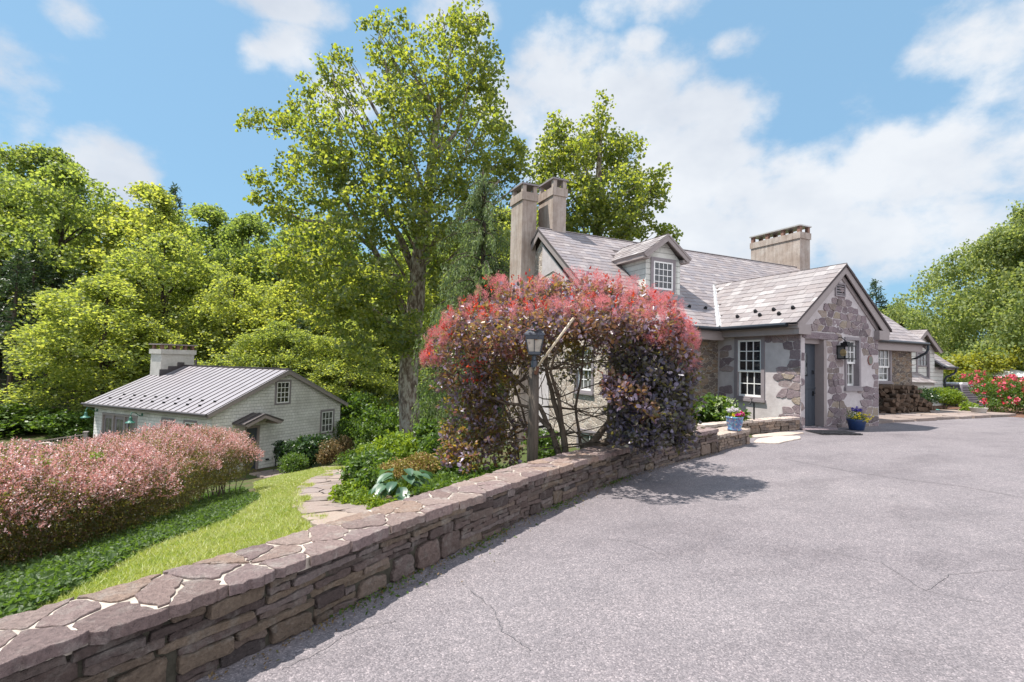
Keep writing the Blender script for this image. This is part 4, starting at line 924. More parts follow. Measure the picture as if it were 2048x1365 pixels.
# three-leaf glazed door
fd = MB()
for y in (5.2, 6.12, 7.04, 7.9): fd.pbox(Pc, y, y+.1, -.3, 2.36, -.08, .03)
fd.pbox(Pc, 5.2, 8.0, 2.27, 2.36, -.08, .035); dfr = CT.part('glazed_door_frame', fd, M['trim'])
for i in range(3):
    a = 5.31+.92*i; s = MB(); b = a+.80
    for x0, x1, z0, z1 in ((a, a+.14, -.3, 2.26), (b-.14, b, -.3, 2.26), (a+.14, b-.14, 2.1, 2.26), (a+.14, b-.14, -.3, 0)): s.pbox(Pc, x0, x1, z0, z1, -.07, -.03)
    for z in (.7, 1.4): s.pbox(Pc, a+.14, b-.14, z, z+.025, -.065, -.035)
    s.pbox(Pc, (a+b)/2-.012, (a+b)/2+.012, 0, 2.1, -.065, -.035)
    lf = CT.part('glazed_door', s, M['trim_dark'], dfr)
    g = MB(); g.pbox(Pc, a+.13, b-.13, -.02, 2.12, -.055, -.05); CT.part('glass_pane', g, M['glass_lit'], dfr)
s = MB(); s.pbox(Pg, -.66, -.57, -.4, 2.06, -.12, .03); s.pbox(Pg, .05, .14, -.4, 2.06, -.12, .03); s.pbox(Pg, -.57, .05, 1.97, 2.06, -.12, .03); CT.part('door_frame', s, M['trim'])
s = MB(); s.pbox(Pg, -.57, .05, -.4, 1.97, -.11, -.06); CT.part('door', s, M['door'])
# metal roof with standing seams
rm = MB(); rz = lambda u: CR-abs(u-CRX)*.45
rm.prism([(CW0-.36, CE), (CRX, CR), (CW1+.41, rz(CW1+.41)), (CW1+.41, rz(CW1+.41)-.04), (CRX, CR-.05), (CW0-.36, CE-.04)], lambda u, z, d: (u, d, z), -.2, CL+.3); crf = CT.part('roof', rm, M['metalroof'])
sm = MB(); y = -.14
while y < CL+.3:
    for s_, e in ((1, CW0-.36), (-1, CW1+.41)):
        sm.prism([(e, rz(e)), (CRX, CR), (CRX, CR+.032), (e, rz(e)+.032)], lambda u, z, d: (u, d, z), y, y+.024)
    y += .42
sm.bar((CRX, -.2, CR+.03), (CRX, CL+.3, CR+.03), .16, .05); CT.part('standing_seams', sm, M['metaldark'], crf)
tb = MB()
for s_, e in ((1, CW0-.36), (-1, CW1+.41)): tb.prism([(e, rz(e)-.045), (CRX, CR-.055), (CRX, CR-.24), (e, rz(e)-.2)], lambda u, z, d: (u, d, z), -.19, -.15)
tb.box(CW0-.36, CW0-.30, -.19, CL+.28, CE-.16, CE-.042); CT.part('bargeboard', tb, M['trim'], split=True)
tb = MB(); tb.tube([(CW0-.42, -.2, CE-.03), (CW0-.42, CL+.3, CE-.03)], .06, 8); CT.part('gutter', tb, M['metaldark'])
for i in range(9):
    for k, l in ((0, .95), (.42, .55)):
        x = CW0-.36+l; y = .5+.84*i+k; g = MB(); g.box(x-.045, x+.045, y+.14, y+.23, rz(x), rz(x)+.07); CT.part('snow_guard', g, M['iron'], crf)
g = MB(); g.box(.35, 2.2, 8.0, 8.9, 3.6, 5.35); g.box(.28, 2.27, 7.93, 8.97, 5.35, 5.6); cc = CT.part('chimney', g, M['white_render'])
g = MB()
for i in range(5):
    for yy in (8.02, 8.7): g.box(.36+.425*i, .50+.425*i, yy, yy+.16, 5.6, 5.84)
CT.part('cap_pier', g, M['brick'], cc, split=True); g = MB(); g.box(.25, 2.3, 7.9, 9.0, 5.84, 5.9); CT.part('cap_slab', g, M['trim'], cc)
g = MB()
for a, b, z in ((.30, .75, 4.5), (.75, 1.25, 4.68), (1.25, 1.62, 4.9)): g.box(a, b, 7.96, 8.02, rz(a)-.1, z)
CT.part('step_flashing', g, M['metaldark'], cc)
g = MB(); g.tube([(1.9, 7.4, 4.4), (1.9, 7.4, 5.05)], .07, 10); CT.part('vent_pipe', g, M['metaldark'], crf)
# canopy over the cottage door
g = MB(); cx, cz, ce = -.28, 2.68, 2.30
for s_ in (-1, 1): g.prism([(cx+1.05*s_, ce), (cx, cz), (cx, cz-.05), (cx+1.05*s_, ce-.05)], lambda u, z, d: (u, -d, z), 0, .85)
for s_ in (-1, 1):
    for k in range(3): d = .02+.4*k; g.prism([(cx+1.05*s_, ce), (cx, cz), (cx, cz+.03), (cx+1.05*s_, ce+.03)], lambda u, z, d: (u, -d, z), d, d+.03)
cn = CT.part('door_canopy', g, M['metaldark']); g = MB()
for s_ in (-1, 1): g.prism([(cx+1.03*s_, ce-.055), (cx, cz-.055), (cx, cz-.19), (cx+.9*s_, ce-.15)], lambda u, z, d: (u, -d, z), .79, .84); g.box(cx+.8*s_-.05, cx+.8*s_+.05, -.8, 0, ce-.15, ce-.055)
CT.part('canopy_trim', g, M['trim'], cn)
for y in (8.45, 4.85):
    g = MB(); x = CW0; g.tube([(x, y, 2.45), (x-.1, y, 2.4), (x-.3, y, 2.55), (x-.45, y, 2.6), (x-.5, y, 2.5), (x-.5, y, 2.42)], .02, 6); g.box(x-.03, x, y-.06, y+.06, 2.39, 2.51)
    g.lathe((x-.5, y, 2.12), [(.21, 0), (.19, .03), (.10, .08), (.07, .13), (.06, .25), (.03, .28)], 16); CT.part('barn_light', g, m_plain('green_enamel', (.05, .16, .12), .3, .5, bump=0))
g = MB(); g.box(1.02, 1.2, -.1, 0, .62, .9); g.tube([(1.11, -.05, .62), (1.11, -.05, -.5)], .025, 6); g.box(.55, .7, -.08, 0, .35, .42); CT.part('meter_box', g, M['iron'])
# ------------------------------------------------------------------ trees
def grow(th, trunk, rad, bl, leafmat, ncl, per, crad, size, bark, limbs=0, asp=.75, six=True, up=.35, limb_r=.10, shell=2.2, flat=.8, extra=(), droop=0, cc=None, clear=None):
    tb = MB(); tb.tube(trunk, rad, 12, wob=.05); trunk = np.array(trunk, float)
    bs = sorted(bl, key=lambda b: -b[3]*b[5])
    for b in bs[:limbs] if limbs else []:
        c = np.array(b[:3])
        if clear and c[2]-1.2*np.hypot(c[0]-trunk[-1][0], c[1]-trunk[-1][1])-.5 < clear: continue
        zt = min(trunk[-1][2]-.3, max(trunk[1][2], c[2]-1.2*np.hypot(c[0]-trunk[-1][0], c[1]-trunk[-1][1])-.5))
        i = np.interp(zt, trunk[:, 2], np.arange(len(trunk))); s0 = np.array([np.interp(i, np.arange(len(trunk)), trunk[:, k]) for k in range(3)])
        r0 = min(limb_r, np.interp(i, np.arange(len(trunk)), rad)*.7)
        tb.tube(bend(s0, c, 6, -.04*np.linalg.norm(c-s0)*droop, .08), np.linspace(r0, r0*.25, 6), 6)
        for _ in range(3):
            e = in_blobs([b], 1)[0]; tb.tube(bend(s0+(c-s0)*R_.uniform(.4, .8), e, 4, 0, .05), np.linspace(r0*.4, .012, 4), 5, cap=False)
    for p, r in extra: tb.tube(p, r, 8, wob=.04)
    th.part('trunk', tb, bark, smooth=True)
    pts = clumped(bl, ncl, per, crad, shell=shell, flat=flat) if cc is None else (cc[:, None]+unit(rng.normal(size=(len(cc), per, 3)))*(rng.uniform(0, 1, (len(cc), per, 1))**.5)*crad).reshape(-1, 3)
    V, F = leaves(pts, size, asp, up, six=six)
    m = MB(); m.np(V, F); return th.part('crown', m, leafmat)

# the big sycamore
D = 25.; b0 = at(820, 884, D); b0[2] = terr(b0[0], b0[1])-.3
sy = Thing('sycamore_tree', 'tall sycamore with mottled trunk and airy crown rising between cottage and stone house', 'tree', tuple(b0))
A = lambda x, y, d=D: at(x, y, d)
trunk = [b0, A(820, 870), A(817, 760), A(822, 690), A(833, 600), A(838, 520), A(848, 440), A(862, 330), A(880, 200), A(905, 90)]
sb_ = [pb(*b) for b in [(930, 70, D, 55, 60), (955, 30, D, 22, 32), (880, 25, D, 9, 18), (875, 70, D+1, 30, 40), (790, 60, D-1, 30, 40), (745, 48, D, 24, 22), (770, 120, D+1, 45, 50), (850, 150, D-1, 90, 70), (960, 150, D, 50, 80), (900, 230, D+1.5, 100, 80), (800, 230, D-1.5, 80, 75), (975, 260, D-1, 50, 70), (665, 125, D, 30, 35), (690, 115, D+.6, 18, 22), (640, 170, D+.5, 45, 35), (690, 190, D-1, 30, 60), (600, 205, D-.5, 28, 25), (540, 240, D, 50, 16), (495, 252, D+.5, 20, 12), (640, 260, D-1.5, 70, 45), (590, 250, D+1, 40, 25), (575, 330, D, 42, 30), (540, 370, D-.6, 45, 22), (520, 400, D, 22, 14), (640, 350, D-2, 80, 60), (720, 320, D-1.5, 80, 75), (620, 430, D+1, 90, 40), (830, 340, D-2, 90, 75), (930, 360, D, 80, 70), (1010, 310, D+1, 45, 60), (1040, 360, D+1.2, 40, 70), (760, 420, D-2, 100, 60), (680, 500, D-2, 110, 60), (860, 460, D-2.2, 80, 60), (950, 470, D-1, 70, 60), (600, 520, D-1, 70, 50), (740, 570, D-2.5, 90, 50), (830, 560, D+2, 70, 60), (900, 560, D-1, 60, 60), (690, 630, D-2, 80, 45), (800, 655, D-2, 55, 45), (640, 600, D-2, 60, 40), (740, 700, D-2, 70, 35), (815, 690, D-2, 35, 25), (870, 640, D+1, 40, 50)]]
limb = lambda P, r0, r1: ([A(*p) for p in P], list(np.linspace(r0, r1, len(P))))
ex = [limb([(822, 690), (775, 640), (720, 600), (640, 575)], .12, .04), limb([(822, 650), (785, 570), (748, 500), (715, 440), (690, 400), (650, 300)], .2, .05), limb([(748, 500), (690, 450), (600, 440), (530, 395)], .12, .03), limb([(838, 530), (880, 470), (940, 420), (1000, 360)], .2, .05), limb([(846, 450), (820, 380), (790, 260), (770, 120)], .18, .04), limb([(862, 330), (915, 260), (950, 120)], .14, .03), limb([(690, 400), (680, 260), (665, 140)], .12, .03), limb([(650, 300), (590, 262), (500, 254)], .06, .015), limb([(800, 555), (740, 535), (660, 530)], .1, .03), limb([(838, 560), (800, 470), (730, 380), (720, 330)], .15, .04)]
grow(sy, trunk, [.58, .52, .49, .46, .43, .38, .30, .20, .12, .04], sb_, M['sy_leaf'], 2250, 18, .38, .16, M['bark_sy'], limbs=46, asp=.95, limb_r=.08, extra=ex, shell=3.0, clear=trunk[4][2])

D = 33.; b0 = at(1190, 700, D); b0[2] = terr(b0[0], b0[1])
t2 = Thing('sycamore_tree', 'second sycamore with rounded crown standing behind the twin chimneys and slate roof', 'tree', tuple(b0))
sb_ = [pb(*b) for b in [(1205, 215, D, 18, 28), (1195, 260, D, 40, 30), (1115, 255, D, 28, 24), (1250, 300, D, 40, 35), (1140, 300, D-1, 60, 45), (1200, 320, D+1, 70, 50), (1100, 330, D, 40, 60), (1280, 360, D, 45, 28), (1322, 345, D, 16, 12), (1230, 390, D-1, 80, 50), (1140, 400, D-1, 70, 55), (1300, 400, D, 35, 30), (1200, 450, D, 90, 40), (1270, 450, D, 50, 35), (1325, 465, D, 25, 22), (1345, 475, D, 18, 16), (1100, 460, D, 60, 50), (1310, 375, D, 25, 18)]]
grow(t2, [b0, at(1192, 560, D), at(1196, 430, D), at(1198, 330, D), at(1204, 225, D)], [.45, .36, .26, .17, .04], sb_, M['sy_leaf'], 1050, 17, .46, .19, M['bark_sy'], limbs=16, asp=.95, shell=3)

# weeping cedar by the gable
D = 18.5; b0 = at(962, 880, D); b0[2] = terr(b0[0], b0[1])
wc = Thing('weeping_cedar', 'slim weeping cedar with hanging grey green sprays beside the gable chimney', 'tree', tuple(b0))
tb = MB(); tb.tube([b0, at(962, 700, D), at(966, 520, D), at(970, 400, D), at(966, 338, D)], [.16, .13, .09, .05, .012], 8)
C0, DR = [], []
for i in range(190):
    py = R_.uniform(345, 880); k = (py-335)/520; px = 966-4*k; s = at(px, py, D); a = R_.uniform(0, 2*math.pi); L = R_.uniform(.5, 1)*(.3+2.2*min(1, k*2)**.8)
    e = s+np.array([math.cos(a)*L, math.sin(a)*L, -.25*L+R_.uniform(-.1, .15)]); p = bend(s, e, 6, .16*L); tb.tube(p, np.linspace(.03, .006, 6), 4, cap=False)
    for t in np.linspace(.15, 1, int(5+L*7)):
        q = s+(e-s)*t; q[2] += math.sin(t*math.pi)*.16*L; h = R_.uniform(.35, 1.0)*(.4+.6*k)
        nseg = int(h/.055)+2; C0.append(q+np.column_stack([rng.normal(size=nseg)*.03, rng.normal(size=nseg)*.03, -np.linspace(0, h, nseg)])); DR.append(np.tile([0, 0, -1.], (nseg, 1))+rng.normal(size=(nseg, 3))*.25)
wc.part('trunk', tb, M['bark'], smooth=True); m = MB(); m.np(*leaves(np.concatenate(C0), .14, .36, up=0, dirs=np.concatenate(DR))); wc.part('crown', m, M['cedar'])

# woodland prototypes (16 m tall), then copies
def proto(k, seed, tall=16, rad=4.6, low=3.5, n=95, conifer=False):
    r = np.random.default_rng(seed); bl = []
    if not conifer:
        for i in range(n):
            h = r.uniform(0, 1)**.85; z = low+(tall-low-.8)*h; w = rad*(math.sin(math.pi*min(1, (.12+h*.86)))**.6); a = r.uniform(0, 2*math.pi); q = w*r.uniform(.35, .95)
            s = r.uniform(.55, 1.15); bl.append((q*math.cos(a), q*math.sin(a), z, s, s, s*r.uniform(.7, 1.05)))
        bl.append((0, 0, tall-1, .9, .9, 1.1)); bl.append((.3, 0, tall-2.3, 1.4, 1.4, 1.2))
    tr = [(0, 0, -1.5), (.05, 0, tall*.25), (-.1, .1, tall*.5), (.1, 0, tall*.75), (0, 0, tall*.97)]
    return tr, bl
PROTO = {}
def envelope(seed, n, tall, rad, low):                  # cluster centres filling an uneven crown, with holes through it
    r = np.random.default_rng(seed); h = r.uniform(0, 1, n*2)**.9; a = r.uniform(0, 2*math.pi, n*2); p = r.uniform(0, 6.28, 6)
    w = rad*np.sin(math.pi*np.minimum(1, .14+h*.85))**.65*(1+.24*np.sin(2*a+p[0]+4*h)+.17*np.sin(3*a-6*h+p[1])+.14*np.sin(6*a+13*h+p[2])+.10*np.sin(17*h+p[3]))
    rr = w*r.uniform(0, 1, n*2)**(1/3.0); c = np.column_stack([rr*np.cos(a), rr*np.sin(a), low+(tall-low)*h+r.normal(size=n*2)*.2])
    g = np.sin(c[:, 0]*1.5+p[4])*np.sin(c[:, 1]*1.6+p[5])+np.sin(c[:, 2]*1.9+c[:, 0]*.7+p[1])*.8+r.normal(size=n*2)*.35
    return c[np.argsort(-g)[:n]]
def wood_tree(kind, x, y, z, sx, sz, rot, label, group, cat='tree', name=None):
    nm = name or {'a': 'broadleaf_tree', 'b': 'broadleaf_tree', 'c': 'broadleaf_tree', 'd': 'dark_broadleaf_tree', 'p': 'pine_tree', 's': 'understory_shrub', 'm': 'maple_tree'}[kind]
    if kind not in PROTO:
        th = Thing(nm, label, cat, (0, 0, 0), 0, group)
        if kind in 'abc':
            tr, bl = proto(kind, 'abc'.index(kind)+3, rad=(4.6, 5.2, 4.0)['abc'.index(kind)], low=(3, 2.2, 3.5)['abc'.index(kind)])
            grow(th, tr, [.22, .18, .14, .09, .03], bl, M['wood_leaf'], 0, 10, .46, .225, M['bark'], limbs=12, asp=.8, six=False, up=.1, cc=envelope('abc'.index(kind)+5, 2700, 16, (4.9, 5.4, 4.2)['abc'.index(kind)], (2.4, 1.6, 2.8)['abc'.index(kind)]))
        elif kind == 'd':
            tr, bl = proto(kind, 31, rad=4.2, low=4); grow(th, tr, [.3, .25, .2, .12, .03], bl, M['wood_leaf2'], 0, 10, .46, .225, M['bark'], limbs=12, asp=.8, six=False, up=.1, cc=envelope(41, 2500, 16, 4.5, 3))
        elif kind == 'm':
            tr, bl = proto(kind, 51, tall=13, rad=6.0, low=.8, n=70); grow(th, tr, [.4, .32, .24, .15, .03], bl, M['maple_leaf'], 0, 14, .5, .20, M['bark'], limbs=14, asp=.8, six=False, up=.4, cc=envelope(77, 4200, 13, 6.4, .4))
        elif kind == 'p':
            tb = MB(); tb.tube([(0, 0, -1.5), (0, 0, 8), (0, 0, 15.8)], [.28, .2, .02], 8); C0, DR = [], []
            for i in range(85):
                h = R_.uniform(.38, 1); zz = 16*h; L = (1-h)*5+.35; a = R_.uniform(0, 6.283); e = np.array([math.cos(a)*L, math.sin(a)*L, zz+.12*L]); s = np.array([0, 0, zz]); tb.tube([s, (s+e)/2+(0, 0, -.05*L), e], [.04, .03, .01], 4, cap=False)
                k = int(14*L)+8; t = R_.uniform(.2, .3)+.75*rng.uniform(0, 1, k); C0.append(s+(e-s)*t[:, None]+rng.normal(size=(k, 3))*.16); DR.append(np.tile(unit(e-s), (k, 1))+rng.normal(size=(k, 3))*.7)
            th.part('trunk', tb, M['bark']); m = MB(); m.np(*leaves(np.concatenate(C0), .42, .3, dirs=np.concatenate(DR))); th.part('crown', m, M['conifer'])
            bt_ = [(math.cos(i*2.4)*1.3, math.sin(i*2.4)*1.3, 3+i*.35) for i in range(14)]
            tw_ = MB()
            for q in bt_: tw_.tube([(0, 0, q[2]), q], [.03, .01], 4, cap=False)
            th.part('dead_branch', tw_, M['bark'])
        elif kind == 's':
            bl = [(math.cos(i*1.9)*R_.uniform(.2, .9), math.sin(i*1.9)*R_.uniform(.2, .9), R_.uniform(.4, 1.7), .6, .6, .5) for i in range(14)]
            grow(th, [(0, 0, -.3), (0, 0, .6), (.05, 0, 1.2)], [.06, .05, .02], bl, M['midgreen'], 220, 13, .3, .17, M['bark'], limbs=8, asp=.6, six=False, up=.8, limb_r=.03)
        PROTO[kind] = th.o; o = th.o
    else:
        o = copy_tree(PROTO[kind]); o['label'] = label; o['group'] = group
    o.name = nm; o.location = (x, y, z); o.scale = (sx, sx, sz); o.rotation_euler = (0, 0, rot); return o
def plant(kind, px, top, dep, wpx, label, group, hgt=None, base=None, name=None):
    c = at(px, top, dep); z = float(terr(c[0], c[1])) if base is None else base
    H0 = {'s': 2.3, 'm': 13.0}.get(kind, 16.0); W0 = {'a': 9.6, 'b': 10.4, 'c': 8.4, 'd': 9.0, 'p': 6.0, 's': 2.8, 'm': 12.5}[kind]
    return wood_tree(kind, c[0], c[1], z, wpx*dep/FOC/W0, (c[2]-z)/H0, R_.uniform(0, 6.28), label, group, name=name)
GW = 'trees of the wood beyond the cottage'
wl = [('b', 130, 345, 50, 300, 'tallest yellow green tree at the far edge of the wood'), ('d', 95, 305, 62, 250, 'dark topped tree rising behind the tallest yellow green tree'), ('a', 20, 395, 54, 320, 'yellow green tree at the outer end of the wood'),
      ('c', 300, 385, 52, 260, 'upright yellow green tree between the tall trees and the pine'), ('a', 215, 560, 38, 300, 'low bright broad tree whose crown reaches the cottage roof end'), ('b', 330, 480, 43, 300, 'broad bright tree behind the cottage chimney'),
      ('c', 420, 425, 56, 240, 'rounded tree on the wooded skyline above the cottage chimney'), ('a', 500, 440, 54, 230, 'skyline tree behind the cottage roof ridge'), ('b', 470, 560, 42, 240, 'leafy tree directly behind the cottage metal roof'),
      ('d', 560, 500, 50, 240, 'darker tree behind the cottage gable peak'), ('a', 610, 560, 42, 260, 'bright tree behind the cottage gable window'), ('b', 560, 650, 37, 200, 'short bright tree close behind the cottage ridge'),
      ('c', 690, 520, 46, 260, 'tree behind the lower limbs of the tall sycamore'), ('d', 770, 540, 48, 240, 'dark tree seen past the sycamore trunk'), ('a', 700, 650, 36, 200, 'low bright tree between cottage and sycamore trunk'),
      ('b', 900, 480, 46, 260, 'tree behind the weeping cedar'), ('c', 1000, 430, 50, 240, 'tree behind the gable chimney'), ('d', 940, 600, 40, 220, 'dark low tree behind the weeping cedar foot'), 
      ('c', -60, 380, 50, 300, 'tree at the wood edge past the outermost trunks'), ('d', 400, 520, 60, 260, 'dark tree deep in the wood above the cottage'), ('d', 240, 440, 66, 300, 'dark tree deep in the wood behind the tall yellow green trees'), ('d', 640, 450, 70, 260, 'dark tree deep in the wood behind the sycamore limbs'), ('d', 850, 470, 70, 300, 'dark tree deep in the wood behind the sycamore trunk'), ('c', 1090, 470, 60, 240, 'tree far behind the slate roof')]
for k, px, top, dep, w, lab in wl: plant(k, px, top, dep, w, lab, GW)
plant('p', 352, 378, 58, 100, 'dark pine rising over the wooded skyline above the cottage', 'pines of the wood')
for px, top, dep, w in ((38, 500, 40, 120), (72, 480, 43, 120), (8, 520, 44, 120), (110, 500, 46, 110), (150, 540, 44, 110), (-30, 500, 42, 120), (55, 540, 48, 110), (640, 590, 50, 110), (470, 600, 52, 110), (560, 620, 40, 90), (600, 640, 38, 90), (520, 650, 41, 90)): plant('p', px, top, dep, w, 'pine with bare dark lower trunk inside the wood', 'pines with bare trunks inside the wood')
for px, top, dep, w, lab in ((60, 815, 35, 190, 'green undergrowth bush behind the garden railing'), (140, 815, 33, 130, 'green bush at the cottage corner by the railing'), (715, 770, 33, 130, 'large green bush beside the far cottage corner'), (770, 800, 29, 120, 'green bush next to the sycamore trunk'), (745, 835, 27.5, 80, 'small bush with pale leaves between cottage and sycamore'), (700, 830, 29, 70, 'green bush against the far cottage corner'), (880, 770, 30, 150, 'green bush behind the sycamore trunk'), (-30, 800, 33, 200, 'bush at the outer end of the railing'), (1010, 800, 26, 150, 'green bush behind the weeping cedar and below the chimney'), (1090, 850, 13.5, 90, 'dark green bush at the foot of the stone gable wall')):
    plant('s', px, top, dep, w, lab, 'undergrowth bushes around the cottage')
# trees beyond the drive
GE = 'trees beyond the drive'
plant('m', 2060, 425, 36, 330, 'big pale maple beyond the rose bushes', GE, base=-1.5); plant('m', 1985, 560, 44, 170, 'smaller maple between the big maple and the house wing', GE, base=-1.5); plant('m', 2190, 400, 34, 400, 'maple at the edge beyond the rose bushes', GE, base=-1.5)
plant('m', 1875, 640, 50, 110, 'rounded tree above the roof of the shingled wing', GE, base=-2); plant('m', 1800, 610, 62, 130, 'distant tree behind the slate roof end', GE, base=-2); plant('m', 1912, 670, 40, 110, 'low tree behind the wing downspout', GE, base=-1.5)
plant('p', 1752, 564, 60, 80, 'thin conifer tip showing behind the porch gable', 'conifers beyond the house', base=-2)
def bush(name, label, cat, bl, mat, ncl, per, crad, size, asp=.6, six=False, up=.7, base=None, stems=5, group=None, shell=3, extra=None, stemmat=None, sr=.012):
    c = np.mean([b[:3] for b in bl], 0); zb = float(terr(c[0], c[1])) if base is None else base
    th = Thing(name, label, cat, (c[0], c[1], zb), 0, group); tb = MB()
    for i in range(stems):
        e = in_blobs(bl, 1, shell=1)[0]; tb.tube(bend((c[0]+R_.uniform(-.06, .06), c[1]+R_.uniform(-.06, .06), zb-.03), e, 5, 0, .02), np.linspace(sr, sr*.35, 5), 5, cap=False)
    if stems: th.part('stem', tb, stemmat or M['twig'])
    m = MB(); m.np(*leaves(clumped(bl, ncl, per, crad, shell=shell), size, asp, up, six=six)); th.part('foliage', m, mat); return th
bush('golden_shrub', 'golden yellow shrub mass in front of the maples', 'shrub', [pb(*b) for b in ((1920, 735, 33, 30, 22), (1970, 725, 33, 35, 22), (2020, 715, 33, 30, 20), (1945, 755, 32, 25, 14))], M['yellowleaf'], 320, 12, .35, .22, base=-.6)

# ------------------------------------------------------------------ smoke bush
B = 7.25; base = at(1138, 912, B); zb = float(terr(base[0], base[1])); base[2] = zb
sk = Thing('smoke_bush', 'large domed smoke bush with dark purple leaves and pink plumes arching over the stone wall', 'smoke bush', tuple(base))
tb = MB()
def stem(P, r0, r1, n=5):
    q = np.array([at(*p) for p in P]); t = np.linspace(0, 1, len(q)); tt = np.linspace(0, 1, len(q)*3)
    tb.tube(np.column_stack([np.interp(tt, t, q[:, k]) for k in range(3)])+rng.normal(size=(len(tt), 3))*.006, np.linspace(r0, r1, len(tt)), 7, cap=False, wob=.06); return q
roots = [stem(P, a, b) for P, a, b in [
    ([(1132, 920, B), (1128, 870, B), (1108, 800, B), (1092, 740, B), (1085, 650, B-.1)], .055, .015), ([(1122, 920, B), (1105, 870, B+.1), (1080, 815, B+.2), (1040, 765, B+.3), (990, 730, B+.3)], .05, .014),
    ([(1128, 880, B), (1118, 800, B-.1), (1100, 740, B-.2), (1130, 650, B-.2)], .035, .012), ([(1100, 860, B), (1060, 815, B+.3), (1010, 805, B+.3), (940, 780, B+.2), (890, 740, B)], .03, .01),
    ([(1160, 918, B-.1), (1180, 890, B-.1), (1215, 850, B-.1), (1235, 790, B-.2), (1250, 740, B-.2), (1275, 660, B-.3)], .065, .016), ([(1172, 905, B-.1), (1220, 880, B-.2), (1250, 850, B-.3), (1290, 800, B-.4), (1320, 740, B-.5)], .06, .015),
    ([(1225, 878, B-.2), (1258, 890, B-.4), (1285, 895, B-.5)], .045, .02), ([(1165, 905, B), (1150, 820, B+.2), (1165, 740, B+.3), (1175, 640, B+.3)], .025, .01), ([(1240, 780, B-.2), (1225, 720, B), (1215, 640, B)], .025, .01),
    ([(1100, 850, B+.2), (1050, 860, B+.5), (1010, 880, B+.5), (960, 890, B+.3)], .022, .008), ([(1060, 930, B+.3), (1052, 850, B+.4), (1030, 770, B+.5), (1000, 700, B+.4)], .022, .01), ([(1040, 935, B+.3), (1030, 860, B+.4), (1005, 810, B+.5), (950, 700, B+.4)], .02, .008)]]
top = [(1080, 610, B, 85, 45), (1150, 600, B-.2, 90, 42), (1230, 610, B-.2, 80, 42), (1010, 610, B+.2, 60, 45), (960, 660, B+.2, 75, 50), (905, 700, B+.3, 50, 45), (868, 730, B+.2, 22, 26), (1040, 660, B-.6, 90, 40), (1150, 640, B-.9, 95, 35), (1250, 650, B-.7, 80, 45), (1310, 650, B-.4, 60, 50), (1350, 700, B-.3, 42, 55), (990, 720, B+.5, 70, 45), (930, 760, B+.3, 60, 40), (1100, 620, B+.8, 110, 50), (1220, 630, B+.8, 90, 45), (1000, 650, B+1, 70, 50), (1100, 665, B+.3, 75, 36), (1185, 665, B+.4, 65, 34), (1000, 775, B+.5, 60, 40, .5), (940, 815, B+.3, 60, 42, .4), (1045, 715, B+.1, 55, 32, .6), (895, 770, B+.3, 35, 35, .5), (1240, 690, B, 50, 40), (1340, 690, B-.5, 45, 45), (1370, 740, B-.45, 28, 40)]
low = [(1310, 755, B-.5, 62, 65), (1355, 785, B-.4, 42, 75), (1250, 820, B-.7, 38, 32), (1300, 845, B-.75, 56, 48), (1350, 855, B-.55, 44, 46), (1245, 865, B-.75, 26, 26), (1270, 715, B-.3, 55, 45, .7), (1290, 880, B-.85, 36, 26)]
lft = [(950, 880, B+.1, 65, 40), (905, 905, B, 35, 30), (1000, 850, B+.4, 55, 50), (960, 820, B+.4, 40, 35), (930, 920, B-.2, 45, 25), (1010, 910, B+.2, 40, 35), (890, 860, B+.3, 20, 20)]
tops, lows, lfts = [[pb(*b) for b in g] for g in (top, low, lft)]
for b in tops+lows+lfts:
    c = np.array(b[:3])
    for _ in range(5):
        s = roots[R_.randrange(len(roots))]; s0 = min((s[k] for k in range(1, len(s))), key=lambda q: np.linalg.norm(q-c)); e = in_blobs([b], 1, shell=2)[0]
        if np.linalg.norm(e-s0) < 1.6: tb.tube(bend(s0, e, 5, .03, .03), np.linspace(.010, .003, 5), 4, cap=False)
for _ in range(70):                                     # bare inner twigs
    s = roots[R_.randrange(len(roots))]; k = R_.randrange(1, len(s)-1); s0 = s[k]; e = s0+np.array([R_.uniform(-.35, .35), R_.uniform(-.3, .3), R_.uniform(.15, .6)]); tb.tube(bend(s0, e, 5, 0, .03), np.linspace(.008, .003, 5), 4, cap=False)
sk.part('stem', tb, M['twig'], smooth=True)
def whorls(bl, n, per, rad, size, shell, asp=.62, up=.9):
    c = in_blobs(bl, n, shell=shell); d = rng.normal(size=(n, per, 3)); d[..., 2] += .5; d = unit(d); p = c[:, None]+d*rad*rng.uniform(.1, .75, (n, per, 1)); return leaves(p.reshape(-1, 3), size, asp, up, six=True, dirs=d.reshape(-1, 3), fold=.10)
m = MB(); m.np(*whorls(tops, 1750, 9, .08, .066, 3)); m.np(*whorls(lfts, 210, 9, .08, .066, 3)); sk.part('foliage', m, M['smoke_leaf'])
m = MB(); m.np(*whorls(lfts, 130, 9, .08, .06, 2)); m.np(*whorls([pb(1000, 765, B+.5, 65, 45), pb(945, 800, B+.4, 60, 45), pb(1050, 715, B+.3, 60, 35), pb(1130, 690, B+.5, 60, 28)], 170, 9, .08, .058, 2)); sk.part('inner_foliage', m, M['smoke_inner'])
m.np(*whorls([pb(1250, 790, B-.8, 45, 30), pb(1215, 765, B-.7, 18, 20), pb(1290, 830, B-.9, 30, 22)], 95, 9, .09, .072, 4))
m2 = MB(); m2.arr = m.arr[-1:]; sk.part('sunlit_spray', m2, M['smoke_leaf'])  # pale lilac leaves placed here as highlights on the shoots
m = MB(); m.np(*whorls(lows, 950, 9, .10, .072, 3)); m.np(*whorls([pb(1150, 720, B+.9, 90, 60), pb(1060, 730, B+.6, 40, 50)], 150, 8, .09, .06, 1.5)); sk.part('lower_foliage', m, M['smoke_low'])
